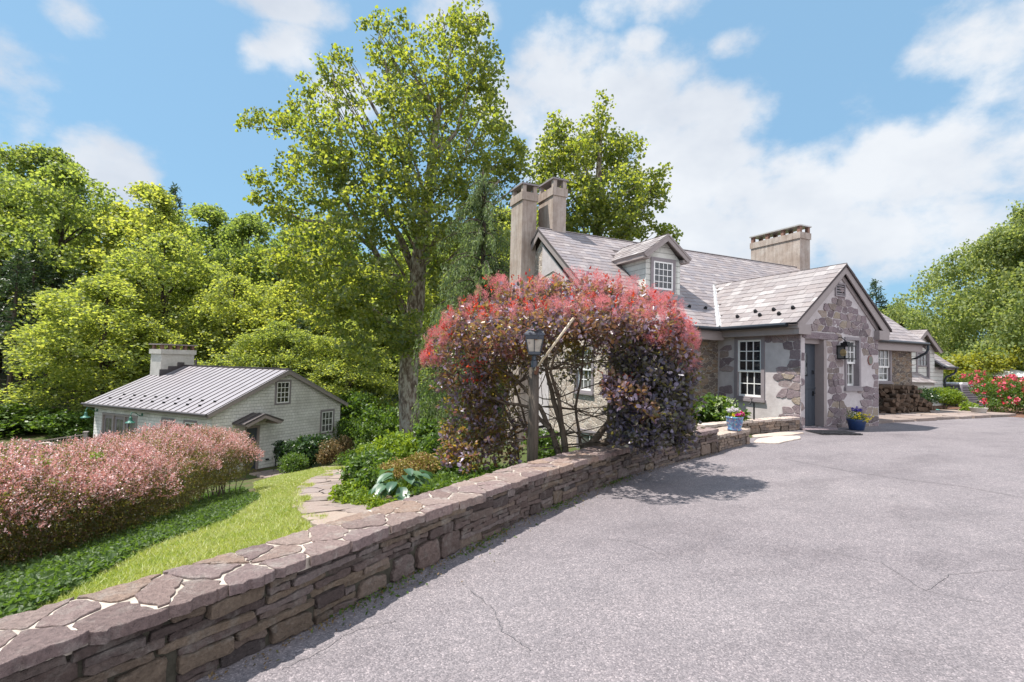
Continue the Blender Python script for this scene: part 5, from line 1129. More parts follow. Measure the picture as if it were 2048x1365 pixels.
# crimson shoot tips and hazy plumes on the sunny crown
def crown_pts(bl, n, zlim=.25):
    out = np.zeros((0, 3))
    b = np.array([x[:6] for x in bl])
    while len(out) < n:
        k = rng.choice(len(b), n); d = unit(rng.normal(size=(n, 3))); d[:, 2] = np.abs(d[:, 2]); ok = d[:, 2] > zlim; p = (b[k, :3]+d*b[k, 3:6])[ok]
        ins = np.zeros(len(p), bool)
        for q in b: ins |= (((p-q[:3])/q[3:6])**2).sum(1) < .8
        out = np.concatenate([out, p[~ins]])
    return out[:n]
tp = crown_pts(tops[:13], 100, .35)
m = MB()
c = np.repeat(tp, 7, 0)+rng.normal(size=(700, 3))*.018+np.tile(np.linspace(0, .13, 7), 100)[:, None]*np.array([0, 0, 1]); d = rng.normal(size=(700, 3))*.6+np.array([0, 0, .9]); m.np(*leaves(c, .05, .5, dirs=d, six=True)); 
q = in_blobs([pb(1255, 750, B-.6, 12, 12), pb(1235, 780, B-.7, 10, 10), pb(1280, 800, B-.8, 12, 12), pb(940, 740, B, 40, 30), pb(1330, 640, B-.5, 40, 30)], 120); m.np(*leaves(q, .05, .5, up=.3, six=True)); sk.part('shoot_tip', m, M['smoke_tip'])
pp = np.concatenate([crown_pts(tops[:13], 420, .06), crown_pts([tops[-1], tops[-2]], 36, .0)]); pm = MB(); pr = rng.uniform(0, 1, len(pp)) < .94
for c in pp[pr]:
    L = R_.uniform(.12, .2); ax = unit(np.array([R_.gauss(0, .4), R_.gauss(0, .4), 1.])); n = 170
    t = rng.uniform(0, 1, n); d = unit(rng.normal(size=(n, 3))); p = c-ax*.03+ax*(t*L)[:, None]+d*(.055*(1-t*.5)*rng.uniform(.1, 1, n))[:, None]
    pm.np(*leaves(p, .030, .10, up=0, dirs=d+ax*.4))
sk.part('plume', pm, M['plume'])

# ------------------------------------------------------------------ lamp post
D = 6.3; lp = at(1068, 735, D); zl_ = float(terr(lp[0], lp[1])); K = D/FOC
L_ = Thing('lamp_post', 'weathered round timber lamp post with grey metal lantern and slanting bare flagpole', 'lamp post', (lp[0], lp[1], zl_))
g = MB(); zt = lp[2]; nn_ = 14
g.tube([(lp[0], lp[1], zl_-.3), (lp[0]+.01, lp[1], (zl_+zt)/2), (lp[0], lp[1], zt)], [.072, .067, .063], 14, wob=.03); L_.part('post', g, M['post'], smooth=True)
def square(g, z0, r0, z1, r1):
    a0 = RAD(17); c = lambda r, k: (lp[0]+r*math.cos(a0+k*math.pi/2), lp[1]+r*math.sin(a0+k*math.pi/2)); vs = [(*c(r0, k), z0) for k in range(4)]+[(*c(r1, k), z1) for k in range(4)]
    g.add(vs, [(0, 1, 5, 4), (1, 2, 6, 5), (2, 3, 7, 6), (3, 0, 4, 7), (3, 2, 1, 0), (4, 5, 6, 7)])
z = lambda py: at(1068, py, D)[2]
g = MB(); g.lathe((lp[0], lp[1], 0), [(.042, z(738)), (.042, z(722)), (.026, z(720)), (.024, z(712)), (.05, z(710))], 14)
square(g, z(711), .09, z(709), .106); square(g, z(709), .106, z(704), .106); square(g, z(679), .155, z(671), .162)
a0 = RAD(17)
for k in range(4):
    a = a0+k*math.pi/2; g.tube([(lp[0]+.103*math.cos(a), lp[1]+.103*math.sin(a), z(705)), (lp[0]+.151*math.cos(a), lp[1]+.151*math.sin(a), z(678))], .008, 6)
    a2 = a+math.pi/4; g.tube([(lp[0]+.073*math.cos(a2), lp[1]+.073*math.sin(a2), z(705)), (lp[0]+.107*math.cos(a2), lp[1]+.107*math.sin(a2), z(678))], .005, 5)
lan = L_.part('lantern', g, M['lampblue']); g = MB()
prof = [(671, .185), (668, .172), (664, .14), (659, .098), (655, .065), (654, .047)]
for (p0, r0), (p1, r1) in zip(prof[:-1], prof[1:]): square(g, z(p0), r0, z(p1), r1)
g.lathe((lp[0], lp[1], 0), [(.032, z(656)), (.030, z(647)), (.045, z(646)), (.042, z(644)), (.02, z(642)), (.004, z(641.5))], 14); L_.part('lantern_roof', g, M['lampblue'], lan)
g = MB(); square(g, z(704.5), .092, z(679.5), .138); L_.part('lantern_glass', g, M['lampglass'], lan)
g = MB()
for dx in (-.03, .0, .03): g.lathe((lp[0]+dx, lp[1]-.03, 0), [(.008, z(703)), (.008, z(694)), (.012, z(692)), (.004, z(687))], 8)
L_.part('bulb', g, M['white'], lan)
a = at(1070, 741, D-.10); b = at(1147, 637, D-.35); g = MB(); g.tube([a, b], [.014, .016], 10); L_.part('flagpole', g, M['pole'], smooth=True)
g = MB(); g.tube([at(1071, 748, D-.075), at(1076, 733, D-.12)], .022, 8); L_.part('pole_bracket', g, m_plain('rusty_bracket', (.15, .07, .045), .7))

# ------------------------------------------------------------------ barberry hedge
hb = [pb(*b) for b in [(-170, 1030, 5.0, 190, 130), (-20, 1035, 5.6, 165, 132), (90, 1020, 6.4, 140, 116), (170, 998, 7.3, 125, 104), (250, 972, 8.4, 110, 88), (320, 945, 9.6, 95, 78), (385, 922, 11.0, 82, 64), (440, 915, 12.4, 64, 54), (-60, 960, 6.6, 120, 45), (70, 955, 7.6, 105, 45), (170, 935, 8.8, 100, 45), (270, 910, 10.2, 90, 40), (350, 892, 11.6, 75, 34)]]
c0 = np.array(hb[3][:3]); hz = float(terr(c0[0], c0[1]))
hg = Thing('barberry_hedge', 'thick rounded hedge of pink red barberry with olive inner leaves along the lawn', 'hedge', (c0[0], c0[1], hz))
tb = MB()
for i in range(150):
    k = R_.randrange(8); b = hb[k]; q = (b[0]+R_.uniform(-.6, .6)*b[3], b[1]+R_.uniform(-.6, .6)*b[4]); s = (q[0], q[1], float(terr(*q))-.05); e = (q[0]+R_.uniform(-.2, .2), q[1]+R_.uniform(-.2, .2), b[2]+R_.uniform(-.3, .3)*b[5]); tb.tube(bend(s, e, 4, .0, .03), np.linspace(.012, .004, 4), 4, cap=False)
hg.part('stem', tb, M['twig'])
def shoots(bl, n, per, L, size, zlo, zhi, out=.9, up=.5, shell=6):
    b = np.array([x[:6] for x in bl]); w = np.array([x[3]*x[5] for x in bl]); k = rng.choice(len(b), n, p=w/w.sum()); d = unit(rng.normal(size=(n, 3))); r = rng.uniform(0, 1, n)**(1/shell); p = b[k, :3]+d*r[:, None]*b[k, 3:6]
    rel = d[:, 2]*r; ok = (rel > zlo) & (rel < zhi); p, d = p[ok], d[ok]; g_ = p[:, 2] > terr(p[:, 0], p[:, 1])+.03; p, d = p[g_], d[g_]; n = len(p)
    ax = unit(d*out+np.array([.15, -.1, up])+rng.normal(size=(n, 3))*.3); t = np.linspace(0, 1, per)
    q = p[:, None]+ax[:, None]*(t[None, :, None]*L*rng.uniform(.6, 1.3, (n, 1, 1)))+rng.normal(size=(n, per, 3))*.006
    return leaves(q.reshape(-1, 3), size, .6, up=.8, dirs=(ax[:, None]*.5+rng.normal(size=(n, per, 3))*.8).reshape(-1, 3))
lump = []
for _ in range(110):                                     # the crown is made of many rounded domes
    b = hb[R_.choice([0, 1, 1, 2, 2, 3, 3, 4, 4, 5, 5, 6, 7, 8, 9, 10, 11, 12])]; d = unit(np.array([R_.gauss(0, 1), R_.gauss(0, 1), abs(R_.gauss(.35, .5))])); c = np.array(b[:3])+d*np.array(b[3:6])*.93; r_ = R_.uniform(.16, .36)*(.7+.3*b[5]); lump.append((*c, r_, r_, r_*.8, 1))
m = MB(); m.np(*shoots(hb, 19000, 9, .12, .025, .10, 1.0)); m.np(*shoots(lump, 15000, 9, .08, .026, -.2, 1.0)); hg.part('new_growth', m, M['barb'])
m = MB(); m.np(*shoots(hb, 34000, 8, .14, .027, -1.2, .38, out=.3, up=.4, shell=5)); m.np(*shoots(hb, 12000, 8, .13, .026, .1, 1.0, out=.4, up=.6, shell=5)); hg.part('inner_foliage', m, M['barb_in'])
m = MB(); m.np(*leaves(in_blobs([pb(85, 925, 5.6, 16, 8), pb(195, 912, 6.6, 14, 7), pb(70, 915, 5.7, 9, 6), pb(100, 965, 5.4, 10, 8)], 240), .03, .6)); hg.part('vine_leaves', m, M['lime'])
# ground cover under the hedge
GC = [tuple(gpt(x, y)[:2]) for x, y in [(0, 1288), (130, 1214), (300, 1116), (450, 1062), (522, 1010), (480, 985), (400, 1000), (300, 1040), (150, 1085), (0, 1130), (-250, 1180), (-250, 1330)]]
q = scatter(GC, 17000); dist = np.hypot(q[:, 0], q[:, 1]); q = q[rng.uniform(0, 1, 17000) < np.clip(5/dist, .35, 1)]; n = len(q); per = 8
c = np.column_stack([q, terr(q[:, 0], q[:, 1])+rng.uniform(.06, .17, n)]); d = rng.normal(size=(n, per, 3)); d[..., 2] = np.abs(d[..., 2])*.35+.05; d = unit(d)
m = MB(); m.np(*leaves((c[:, None]+d*.012).reshape(-1, 3), .046, .5, up=1.4, dirs=d.reshape(-1, 3), six=True, fold=.10)); solo('ground_cover', m, M['spach'], 'dark green leafy ground cover below the barberry hedge', 'ground cover', kind='stuff')

# ------------------------------------------------------------------ the flower bed behind the wall
BED = [(1.3, 6.0), (2.4, 5.5), (3.6, 5.9), (5.2, 7.2), (6.3, 8.2), (7.0, 10.2), (5.4, 12.5), (3.4, 12.5), (2.2, 10.5), (1.5, 8.2)]
q = scatter(BED, 2600); n = len(q); c = np.column_stack([q, terr(q[:, 0], q[:, 1])+rng.uniform(.04, .16, n)]); d = rng.normal(size=(n, 7, 3)); d[..., 2] = np.abs(d[..., 2])*.5+.1; d = unit(d)
m = MB(); m.np(*leaves((c[:, None]+d*.015).reshape(-1, 3), .065, .45, up=1.2, dirs=d.reshape(-1, 3))); solo('bed_ground_cover', m, M['midgreen'], 'low green ground cover in the bed under the smoke bush', 'ground cover', kind='stuff')
def dep_at(px, py): return float((gpt(px, py)-CP)@FW)
def mound(name, label, cat, spec, mat, n, per, rad, size, asp=.55, six=True, up=.8, **kw):
    return bush(name, label, cat, [pb(*s) for s in spec], mat, n, per, rad, size, asp, six, up, **kw)
mound('lime_mound', 'low lime green leafy mound at the corner of the flagstone path', 'perennial', [(690, 985, 7.2, 26, 20), (715, 1000, 6.9, 32, 18), (735, 1010, 6.6, 26, 16)], M['lime'], 230, 8, .09, .055, stems=8, sr=.004)
mound('leafy_perennial', 'upright green perennial behind the lime green mound by the path', 'perennial', [(715, 950, 8.0, 30, 28), (745, 965, 7.6, 28, 26), (730, 930, 8.2, 18, 20)], M['midgreen'], 170, 9, .11, .075, stems=10, sr=.005)
mound('bright_shrub', 'bright green rounded shrub in front of the sycamore trunk', 'shrub', [(790, 905, 12, 45, 30), (760, 915, 12, 30, 24), (830, 900, 12.3, 28, 22), (800, 885, 12.6, 35, 16)], M['lime'], 330, 9, .18, .11, stems=8)
mound('leafy_shrub', 'green shrub filling the bed between path and sycamore trunk', 'shrub', [(775, 945, 9.6, 34, 34), (745, 925, 10.4, 30, 26), (810, 960, 9.0, 24, 22)], M['midgreen'], 300, 9, .13, .085, stems=8)
mound('spirea_bush', 'golden pink spirea bush behind the blue green hosta', 'shrub', [(800, 940, 8.2, 40, 20), (845, 930, 8.4, 34, 22), (770, 950, 8.2, 22, 16)], M['spirea'], 420, 9, .08, .04, stems=8, sr=.004)
mound('leafy_shrub', 'taller green shrub between the weeping cedar and the purple smoke bush leaves', 'shrub', [(868, 905, 9.6, 30, 40), (855, 870, 10.2, 24, 25), (890, 935, 8.8, 26, 24)], M['midgreen'], 260, 9, .13, .085, stems=8)
mound('lime_perennial', 'small bright plant at the back edge of the wall below the hosta', 'perennial', [(755, 1012, 5.9, 20, 16), (780, 1020, 5.8, 22, 13)], M['lime'], 90, 8, .06, .05, stems=6, sr=.003)
c = gpt(805, 1002); hs = Thing('hosta', 'large blue green hosta with broad cupped leaves behind the stone wall', 'hosta', tuple(c)); g = MB(); stp = MB()
for i in range(34):
    a = R_.uniform(0, 6.28); L = R_.uniform(.05, .30); h = R_.uniform(.18, .42)*(1.1-L); e = c+np.array([math.cos(a)*L, math.sin(a)*L, h]); stp.tube(bend(c, e, 4, .02), [.006, .005, .005, .004], 5, cap=False)
    o = np.array([math.cos(a), math.sin(a), R_.uniform(-.45, .1)]); o /= np.linalg.norm(o); w = np.cross(o, (0, 0, 1)); w /= np.linalg.norm(w); nrm = np.cross(w, o); S = R_.uniform(.16, .24); rows = []
    for t in np.linspace(0, 1, 7):
        hw = .36*S*(math.sin(math.pi*min(1, t*.93+.07))**.75)*(1 if t < 1 else 0); rows.append([e+o*S*t+w*hw*u+nrm*(abs(u)*hw*.35-.25*S*t*t) for u in (-1, -.5, 0, .5, 1)])
    g.add([p for r in rows for p in r], [(i*5+j, i*5+j+1, (i+1)*5+j+1, (i+1)*5+j) for i in range(6) for j in range(4)])
hs.part('leaf_stalk', stp, M['lime']); hs.part('foliage', g, M['hosta'], smooth=True)
cs = gpt(905, 975); q = cs[:2]+rng.normal(size=(420, 2))*np.array([.16, .12]); m = MB(); sd_ = Thing('sedge', 'fine arching grassy clump at the back edge of the stone wall', 'ornamental grass', tuple(cs))
for x, y in q:
    a = R_.uniform(0, 6.28); h = R_.uniform(.12, .28); o = np.array([math.cos(a), math.sin(a), 0]); w = np.array([-o[1], o[0], 0])*.004; b = np.array([x, y, float(terr(x, y))]); p = [b+o*h*.5*t+np.array([0, 0, h*(1.6*t-.9*t*t)]) for t in (0, .35, .7, 1)]
    m.add([v for i, pnt in enumerate(p) for v in (pnt-w*(1-i*.28), pnt+w*(1-i*.28))], [(0, 1, 3, 2), (2, 3, 5, 4), (4, 5, 7, 6)])
sd_.part('foliage', m, M['midgreen'])
# shrubs at the cottage gable
def csh(name, label, spec, mat, n, per, rad, size, **kw): return mound(name, label, 'shrub', spec, mat, n, per, rad, size, six=False, **kw)
csh('box_ball', 'clipped round boxwood ball near the cottage meter box', [(585, 930, 21.5, 26, 20), (592, 922, 21.6, 20, 14)], M['midgreen'], 420, 9, .18, .075, base=-3.75)
csh('juniper', 'dark spiky juniper against the cottage shingles', [(572, 905, 24, 18, 24), (560, 890, 24, 8, 10), (590, 900, 24, 12, 14)], M['darkgreen'], 170, 10, .2, .14, base=-3.8)
csh('rhododendron', 'broad dark green rhododendron under the small cottage window', [(620, 900, 24, 32, 26), (640, 892, 24.4, 20, 20), (605, 915, 23.5, 22, 14)], M['darkgreen'], 260, 10, .3, .19, base=-3.75)
csh('tan_shrub', 'tan leaved shrub beside the rhododendron', [(660, 905, 22.5, 20, 24), (650, 915, 22.3, 14, 12)], M['tanleaf'], 160, 10, .2, .10, base=-3.6)
csh('tan_shrub', 'tan leaved shrub at the cottage corner', [(685, 900, 23.5, 20, 26), (692, 885, 23.6, 10, 12)], M['tanleaf'], 160, 10, .2, .10, base=-3.6)
csh('green_shrub', 'bright low shrub just beyond the cottage corner', [(700, 920, 21.5, 26, 12), (725, 912, 21.5, 28, 14)], M['midgreen'], 200, 10, .2, .12, base=-3.2)
csh('green_shrub', 'yellow green low shrub between path end and sycamore', [(745, 905, 19, 30, 20), (720, 935, 16.5, 26, 10)], M['lime'], 220, 9, .2, .11, base=-2.9)
# hydrangea and entry pots
mound('hydrangea', 'leafy green hydrangea with pale blooms in the bed by the porch', 'hydrangea', [(1440, 822, 11.6, 34, 26), (1415, 815, 11.8, 30, 22), (1470, 830, 11.2, 22, 18), (1400, 830, 12, 26, 18)], M['midgreen'], 330, 8, .12, .10, base=.3, stems=8)
hp_ = in_blobs([pb(1440, 818, 11.4, 40, 24)], 26, shell=8); ho = bpy.data.objects['hydrangea']
for q in hp_: m = MB(); m.np(*leaves(q+rng.normal(size=(16, 3))*.022, .03, .8)); o = solo('bloom', m, M['hyd']); o.parent = ho; o.location = -np.array(ho.location)
def pot(name, label, c, prof, mat, blobs, fol, flowers):
    th = Thing(name, label, 'flower pot', tuple(c)); g = MB(); g.lathe(c, prof, 28); th.part('pot', g, mat, smooth=True); r, zt = prof[-2][0], prof[-2][1]
    g = MB(); g.lathe((c[0], c[1], c[2]+zt-.03), [(r*.9, 0), (r*.88, .012)], 20); th.part('potting_soil', g, M['soil'])
    bl = [(c[0]+x, c[1]+y, c[2]+zt+z_, rx, rx, rz) for x, y, z_, rx, rz in blobs]; m = MB(); m.np(*leaves(in_blobs(bl, 420, shell=2.5), .035, .5, up=.8, six=True)); th.part('foliage', m, fol)
    for fm_, pos, n in flowers:
        for q in in_blobs([(c[0]+x, c[1]+y, c[2]+zt+z_, rr, rr, rr*.6) for x, y, z_, rr in pos], n, shell=5):
            m = MB(); m.np(*leaves(q+rng.normal(size=(6, 3))*.005, .028, .9, up=.4, six=True, dirs=rng.normal(size=(6, 3))*[1, 1, .3])); th.part('flower', m, fm_)
def mk_glaze():
    t = NT('speckled_blue_glaze'); v = t.coord(); vo = t.node('ShaderNodeTexVoronoi', feature='F1'); vo.inputs['Scale'].default_value = 38; t.link(v, vo.inputs['Vector']); sp = t.node('ShaderNodeSeparateColor'); t.link(vo.outputs['Color'], sp.inputs[0])
    return t.fin(t.ramp(sp.outputs[0], [(0, (.10, .15, .30)), (.5, (.16, .22, .36)), (.75, (.10, .35, .45)), (.9, (.35, .25, .28)), (1, (.3, .4, .5))], 'CONSTANT'), .22, .6)
k = at(1469, 861, 1)-CP; kk = k*((.365-1.5)/k[2])+CP
pot('flower_pot', 'speckled blue glazed pot of white and pink flowers on the stub wall', (kk[0], kk[1], .365), [(.10, 0), (.125, .004), (.125, .03), (.112, .045), (.135, .10), (.148, .17), (.150, .225), (.158, .235), (.158, .255), (.14, .255), (.13, .24)], mk_glaze(), [(0, 0, .04, .12, .07), (.08, -.03, .03, .07, .05)], M['lime'], [(M['petal_white'], [(-.05, .02, .12, .08), (.02, .04, .13, .08), (.05, .0, .10, .05)], 46), (M['petal_pink'], [(.12, -.06, .06, .055), (-.03, -.10, .05, .05)], 26), (M['petal_yellow'], [(-.10, -.06, .03, .03)], 6)])
dv = lambda px, py: (lambda P: (P[0], P[1], float(drivez(P[0], P[1]))))((lambda d: CP+d*((.155-1.5)/d[2]))(ray(px, py)))
pc_ = dv(1713, 861)
pot('flower_pot', 'dark blue pot of yellow and violet pansies beside the entry door', pc_, [(.13, 0), (.15, .01), (.19, .20), (.205, .23), (.205, .26), (.185, .26), (.18, .24)], m_plain('cobalt_glaze', (.018, .045, .13), .35, .5, bump=0), [(-.12, 0, .08, .18, .14), (.08, .02, .08, .18, .14), (0, -.05, .02, .2, .08)], M['midgreen'], [(M['petal_yellow'], [(-.15, -.1, .08, .16), (.12, -.12, .06, .16), (0, -.1, .0, .16)], 46), (M['petal_blue'], [(0, 0, .22, .10), (.06, .0, .2, .08)], 40)])
# standing tap
c = at(1508, 842, 11.3); c[2] = .3; g = MB(); g.tube([(c[0], c[1], .25), (c[0], c[1], .80)], .018, 8); tp_ = Thing('garden_tap', 'iron standpipe garden tap under the porch window', 'garden tap', (c[0], c[1], .3)); tp_.part('pipe', g, M['iron'])
g = MB(); g.tube([(c[0], c[1], .78), (c[0]-.06, c[1]+.02, .80), (c[0]-.10, c[1]+.035, .74)], .020, 8); g.tube([(c[0]-.05, c[1]+.02, .80), (c[0]-.05, c[1]+.02, .86)], .008, 6); g.box(c[0]-.09, c[0]-.01, c[1]+.01, c[1]+.03, .86, .875); tp_.part('spout', g, M['iron'])
# rubber mat
mc = dv(1660, 871); g = MB(); a0, b0_ = np.array(dv(1626, 866)), np.array(dv(1706, 868)); u = unit(b0_-a0); v_ = np.array([-u[1], u[0], 0]); w_ = np.linalg.norm(b0_-a0)
for i in range(19): g.bar(a0+u*w_*i/18-v_*.30+(0, 0, .02), a0+u*w_*i/18+v_*.28+(0, 0, .02), .022, .016)
for j in range(13): t = -.30+.58*j/12; zz = .022+(.012*math.sin(j*1.1) if j < 2 else 0); g.bar(a0+v_*t+(0, 0, zz), b0_+v_*t+(0, 0, zz), .022, .016)
g.tube([a0-v_*.31+(0, 0, .025)]+[a0+u*w_*t-v_*(.31+.02*math.sin(t*19))+(0, 0, .03+.01*math.sin(t*25)) for t in np.linspace(.05, 1, 14)], .014, 6)
solo('door_mat', g, m_plain('black_rubber', (.02, .02, .024), .7, .3, bump=0), 'black ridged rubber mat lying on the asphalt before the entry door', 'door mat', loc=tuple(mc))
# firewood
lg = MB(); LOGM = m_stones('firewood', [(.07, .05, .04), (.12, .085, .06), (.20, .13, .085), (.05, .04, .036), (.26, .14, .075)], (.2, .17, .14), .4, rough=.9)
PR = []
for kk_ in range(6):
    g = MB(); n = R_.choice([5, 6, 9]); r = R_.uniform(.06, .095); pr_ = [(r*R_.uniform(.75, 1.1)*math.cos(6.283*i/n), r*R_.uniform(.75, 1.1)*math.sin(6.283*i/n)) for i in range(n)]; g.prism(pr_, lambda u, z_, d: (u, d, z_), -.17, .17)
    me = g.mesh('firewood_log'); me.materials.append(LOGM); PR.append(me)
row = 0; zz = .24
while zz < 1.16:
    x = 17.7+R_.uniform(0, .1)+(.05*row)
    while x < 20.15-(.02*row):
        for yy in (9.78,) if zz < .9-.25*((x-18.9)**2) else (10.1,):
            if zz > 1.2-.12*(x-19)**2: continue
            o = bpy.data.objects.new('firewood_log', PR[R_.randrange(6)]); COL.objects.link(o); o.location = (x+R_.uniform(-.02, .02), yy+R_.uniform(-.06, .06), zz+R_.uniform(-.015, .015)); o.rotation_euler = (R_.uniform(-.35, .35), R_.uniform(0, 6.28), R_.uniform(-1.4, .3)); o.scale = (R_.uniform(.9, 1.15),)*3
            setp(o, 'split firewood log in the pile under the stone house window', 'firewood', 'logs stacked in the firewood pile')
        x += .165
    zz += .135; row += 1
# clipped yews, air conditioner, hose, bowl, roses, umbrella
dz = .14
def AT(px, py, d): return at(px, py, d)
mound('yew_shrub', 'clipped yew at the corner of the stone house', 'shrub', [(1848, 792, 19.5, 24, 14), (1832, 797, 19.0, 14, 12)], M['darkgreen'], 260, 10, .14, .07, six=False, base=dz)
mound('yew_shrub', 'clipped golden green yew in front of the air conditioner', 'shrub', [(1890, 792, 20, 30, 15), (1912, 797, 19.7, 16, 12), (1868, 788, 20.2, 16, 11)], M['lime'], 380, 10, .14, .07, six=False, base=dz)
mound('yew_shrub', 'small dark shrub against the shingled wing wall', 'shrub', [(1881, 775, 23, 7, 8)], M['darkgreen'], 60, 10, .12, .07, six=False, base=dz)
c = AT(1926, 812, 22.3); ac = Thing('air_conditioner', 'grey louvred outdoor air conditioner unit among the shrubs', 'air conditioner', (c[0], c[1], dz)); s_ = .50; g = MB()
Pa = lambda x, y, z_: (c[0]+x*.91+y*.42, c[1]-x*.42+y*.91, dz+z_)
g.pbox(lambda u, z_, d: Pa(u, d, z_), -s_, s_, .05, .95, -s_, s_); ac.part('body', g, m_plain('ac_inner', (.06, .055, .065), .6)); g = MB()
for i in range(12): z_ = .09+.072*i; g.pbox(lambda u, z2, d: Pa(u, d, z2), -s_-.012, s_+.012, z_, z_+.034, -s_-.012, s_+.012)
for x in (-s_, s_):
    for y in (-s_, s_): g.pbox(lambda u, z2, d: Pa(u, d, z2), x-.03, x+.03, .03, .96, y-.03, y+.03)
ac.part('louvre', g, m_plain('ac_louvre', (.36, .33, .36), .5, bump=0)); g = MB(); g.prism([(-.52, .94), (.52, .94), (.53, 1.0), (.45, 1.05), (-.45, 1.05), (-.53, 1.0)], lambda u, z_, d: Pa(u, d, z_), -.53, .53); ac.part('top_cover', g, m_plain('ac_top', (.62, .60, .62), .45, bump=0))
c = AT(1858, 812, 18.6); g = MB(); pts = [(c[0]+.42*math.cos(t)*(1+.08*math.sin(t*3.3)), c[1]+.25*math.sin(t), dz+.05+.012*(t/6.28)) for t in np.linspace(0, 22, 90)]; g.tube(pts, .022, 6); pts = [AT(1880+i*5, 812-.4*i*(i < 4), 18.9)*[1, 1, 0]+np.array([0, .05*math.sin(i), dz+.04]) for i in range(9)]; g.tube(pts, .02, 6); solo('garden_hose', g, m_plain('teal_hose', (.02, .30, .27), .45, bump=0), 'teal garden hose lying coiled below the clipped yews', 'garden hose', loc=(c[0], c[1], dz))
c = AT(1957, 826, 17.6); c[2] = .16; g = MB(); g.lathe(c, [(.12, 0), (.15, .01), (.16, .05), (.21, .14), (.25, .24), (.26, .25), (.23, .25), (.2, .18)], 24); bw = Thing('bowl_planter', 'round white bowl planter at the end of the stone walk', 'planter', tuple(c)); bw.part('bowl', g, M['white_render'], smooth=True); m = MB(); m.np(*leaves(in_blobs([(c[0], c[1], c[2]+.24, .2, .2, .08)], 120), .06, .4)); bw.part('plants', m, M['midgreen'])
mound('grass_tuft', 'small lime green tuft beside the white bowl planter', 'perennial', [(1938, 816, 18.4, 14, 8)], M['lime'], 60, 9, .1, .09, six=False, base=dz, stems=0)
def rosebush(lab, spec, n, nf):
    th = mound('rose_bush', lab, 'rose bush', spec, M['midgreen'], n, 9, .16, .075, six=False, base=dz, group='rose bushes beyond the drive'); bl = [pb(*s) for s in spec]; 
    for q in crown_pts(bl, nf, -.1): m = MB(); m.np(*leaves(q+rng.normal(size=(9, 3))*.025, .075, .9, up=.3)); th.part('rose', m, M['rose'])
rosebush('red rose bush next to the air conditioner', [(1985, 790, 19.5, 28, 26), (1970, 775, 20.3, 24, 18), (2000, 808, 18.9, 26, 16)], 330, 42)
rosebush('large red rose bush in front of the white parasol', [(2035, 785, 18.8, 36, 30), (2050, 805, 18.4, 34, 20), (2020, 770, 19.6, 26, 18)], 420, 70)
rosebush('rose bush at the end of the mulch bed past the parasol', [(2095, 790, 18.2, 36, 34), (2140, 790, 18, 36, 34)], 400, 60)
rosebush('pink rose bush low behind the air conditioner', [(1935, 757, 25, 18, 8), (1955, 752, 25.4, 22, 9)], 150, 20)
q = np.array([AT(x, 824, 19) for x in (1900, 1960, 2020, 2100)]); solo('mulch_bed', grid_sheet(np.arange(22.4, 34, .4), np.arange(5.0, 14, .4), lambda x, y: .165+.02*np.sin(3*x)*np.sin(4*y), lambda x, y: (y > 8.2-.5*(x-22.5)) | ((x > 22.9) & (y > 9.4))), m_plain('mulch', (.15, .085, .06), .95, .1, var=.4, scale=12, bump=.8, bscale=30, dist=.03), kind='structure')
c = AT(2022, 737, 33); um = Thing('patio_parasol', 'white patio parasol opened behind the rose bushes', 'parasol', (c[0], c[1], -1)); g = MB(); n = 8; R0 = 1.75; h0 = c[2]
vs = [(c[0], c[1], h0)]+[(c[0]+R0*math.cos(i*math.pi/4+.2), c[1]+R0*math.sin(i*math.pi/4+.2), h0-.55) for i in range(n)]; g.add(vs, [(0, 1+i, 1+(i+1) % n) for i in range(n)]); um.part('canopy', g, M['white']); g = MB(); g.tube([(c[0], c[1], -1), (c[0], c[1], h0+.06)], .025, 8); um.part('pole', g, M['trim'])
# railing and tan screen by the cottage
g = MB(); D = 24.; rl = Thing('deck_railing', 'thin timber railing with capped posts at the cottage deck', 'railing', tuple(at(172, 900, D)))
for px, py in ((172, 866), (52, 883), (-60, 899)):
    a = at(px, py, D); g = MB(); g.box(a[0]-.07, a[0]+.07, a[1]-.07, a[1]+.07, a[2]-1.1, a[2]); g.box(a[0]-.1, a[0]+.1, a[1]-.1, a[1]+.1, a[2], a[2]+.06); rl.part('railing_post', g, M['trim'])
g = MB(); g.bar(at(172, 869, D), at(-60, 903, D), .09, .05); g.bar(at(172, 869, D)-(0, 0, .9), at(-60, 903, D)-(0, 0, .9), .06, .05); rl.part('top_rail', g, M['tan_cap'])
g = MB()
for t in np.linspace(0.02, .98, 40): a = at(172, 869, D)+(at(-60, 903, D)-at(172, 869, D))*t; g.bar(a-(0, 0, .9), a-(0, 0, .02), .025, .025)
rl.part('balusters', g, M['trim'])
D = 18.; P0, P1 = at(-40, 900, D), at(116, 884, D); u = unit(P1-P0); L = np.linalg.norm(P1-P0); up3 = np.array([0, 0, 1.]); nv = np.cross(u, up3)
out = [(0, -1.2), (0, -.08), (L-.35, 0), (L-.18, -.05), (L-.06, -.16), (L, -.34), (L+.02, -1.2)]; Ps = lambda a, z_, d: P0+u*a+up3*z_+nv*d; g = MB(); g.prism(out, Ps, 0, .02)
sc_ = Thing('garden_screen', 'tan mesh screen with rounded top corner in front of the railing', 'screen', tuple(P0-(0, 0, 1.2))); sc_.part('mesh_panel', g, m_plain('tan_mesh', (.28, .21, .17), .8, var=.2, scale=30)); g = MB(); g.tube([Ps(a, z_, .01) for a, z_ in out], .035, 8); sc_.part('frame', g, m_plain('screen_frame', (.5, .41, .36), .5))

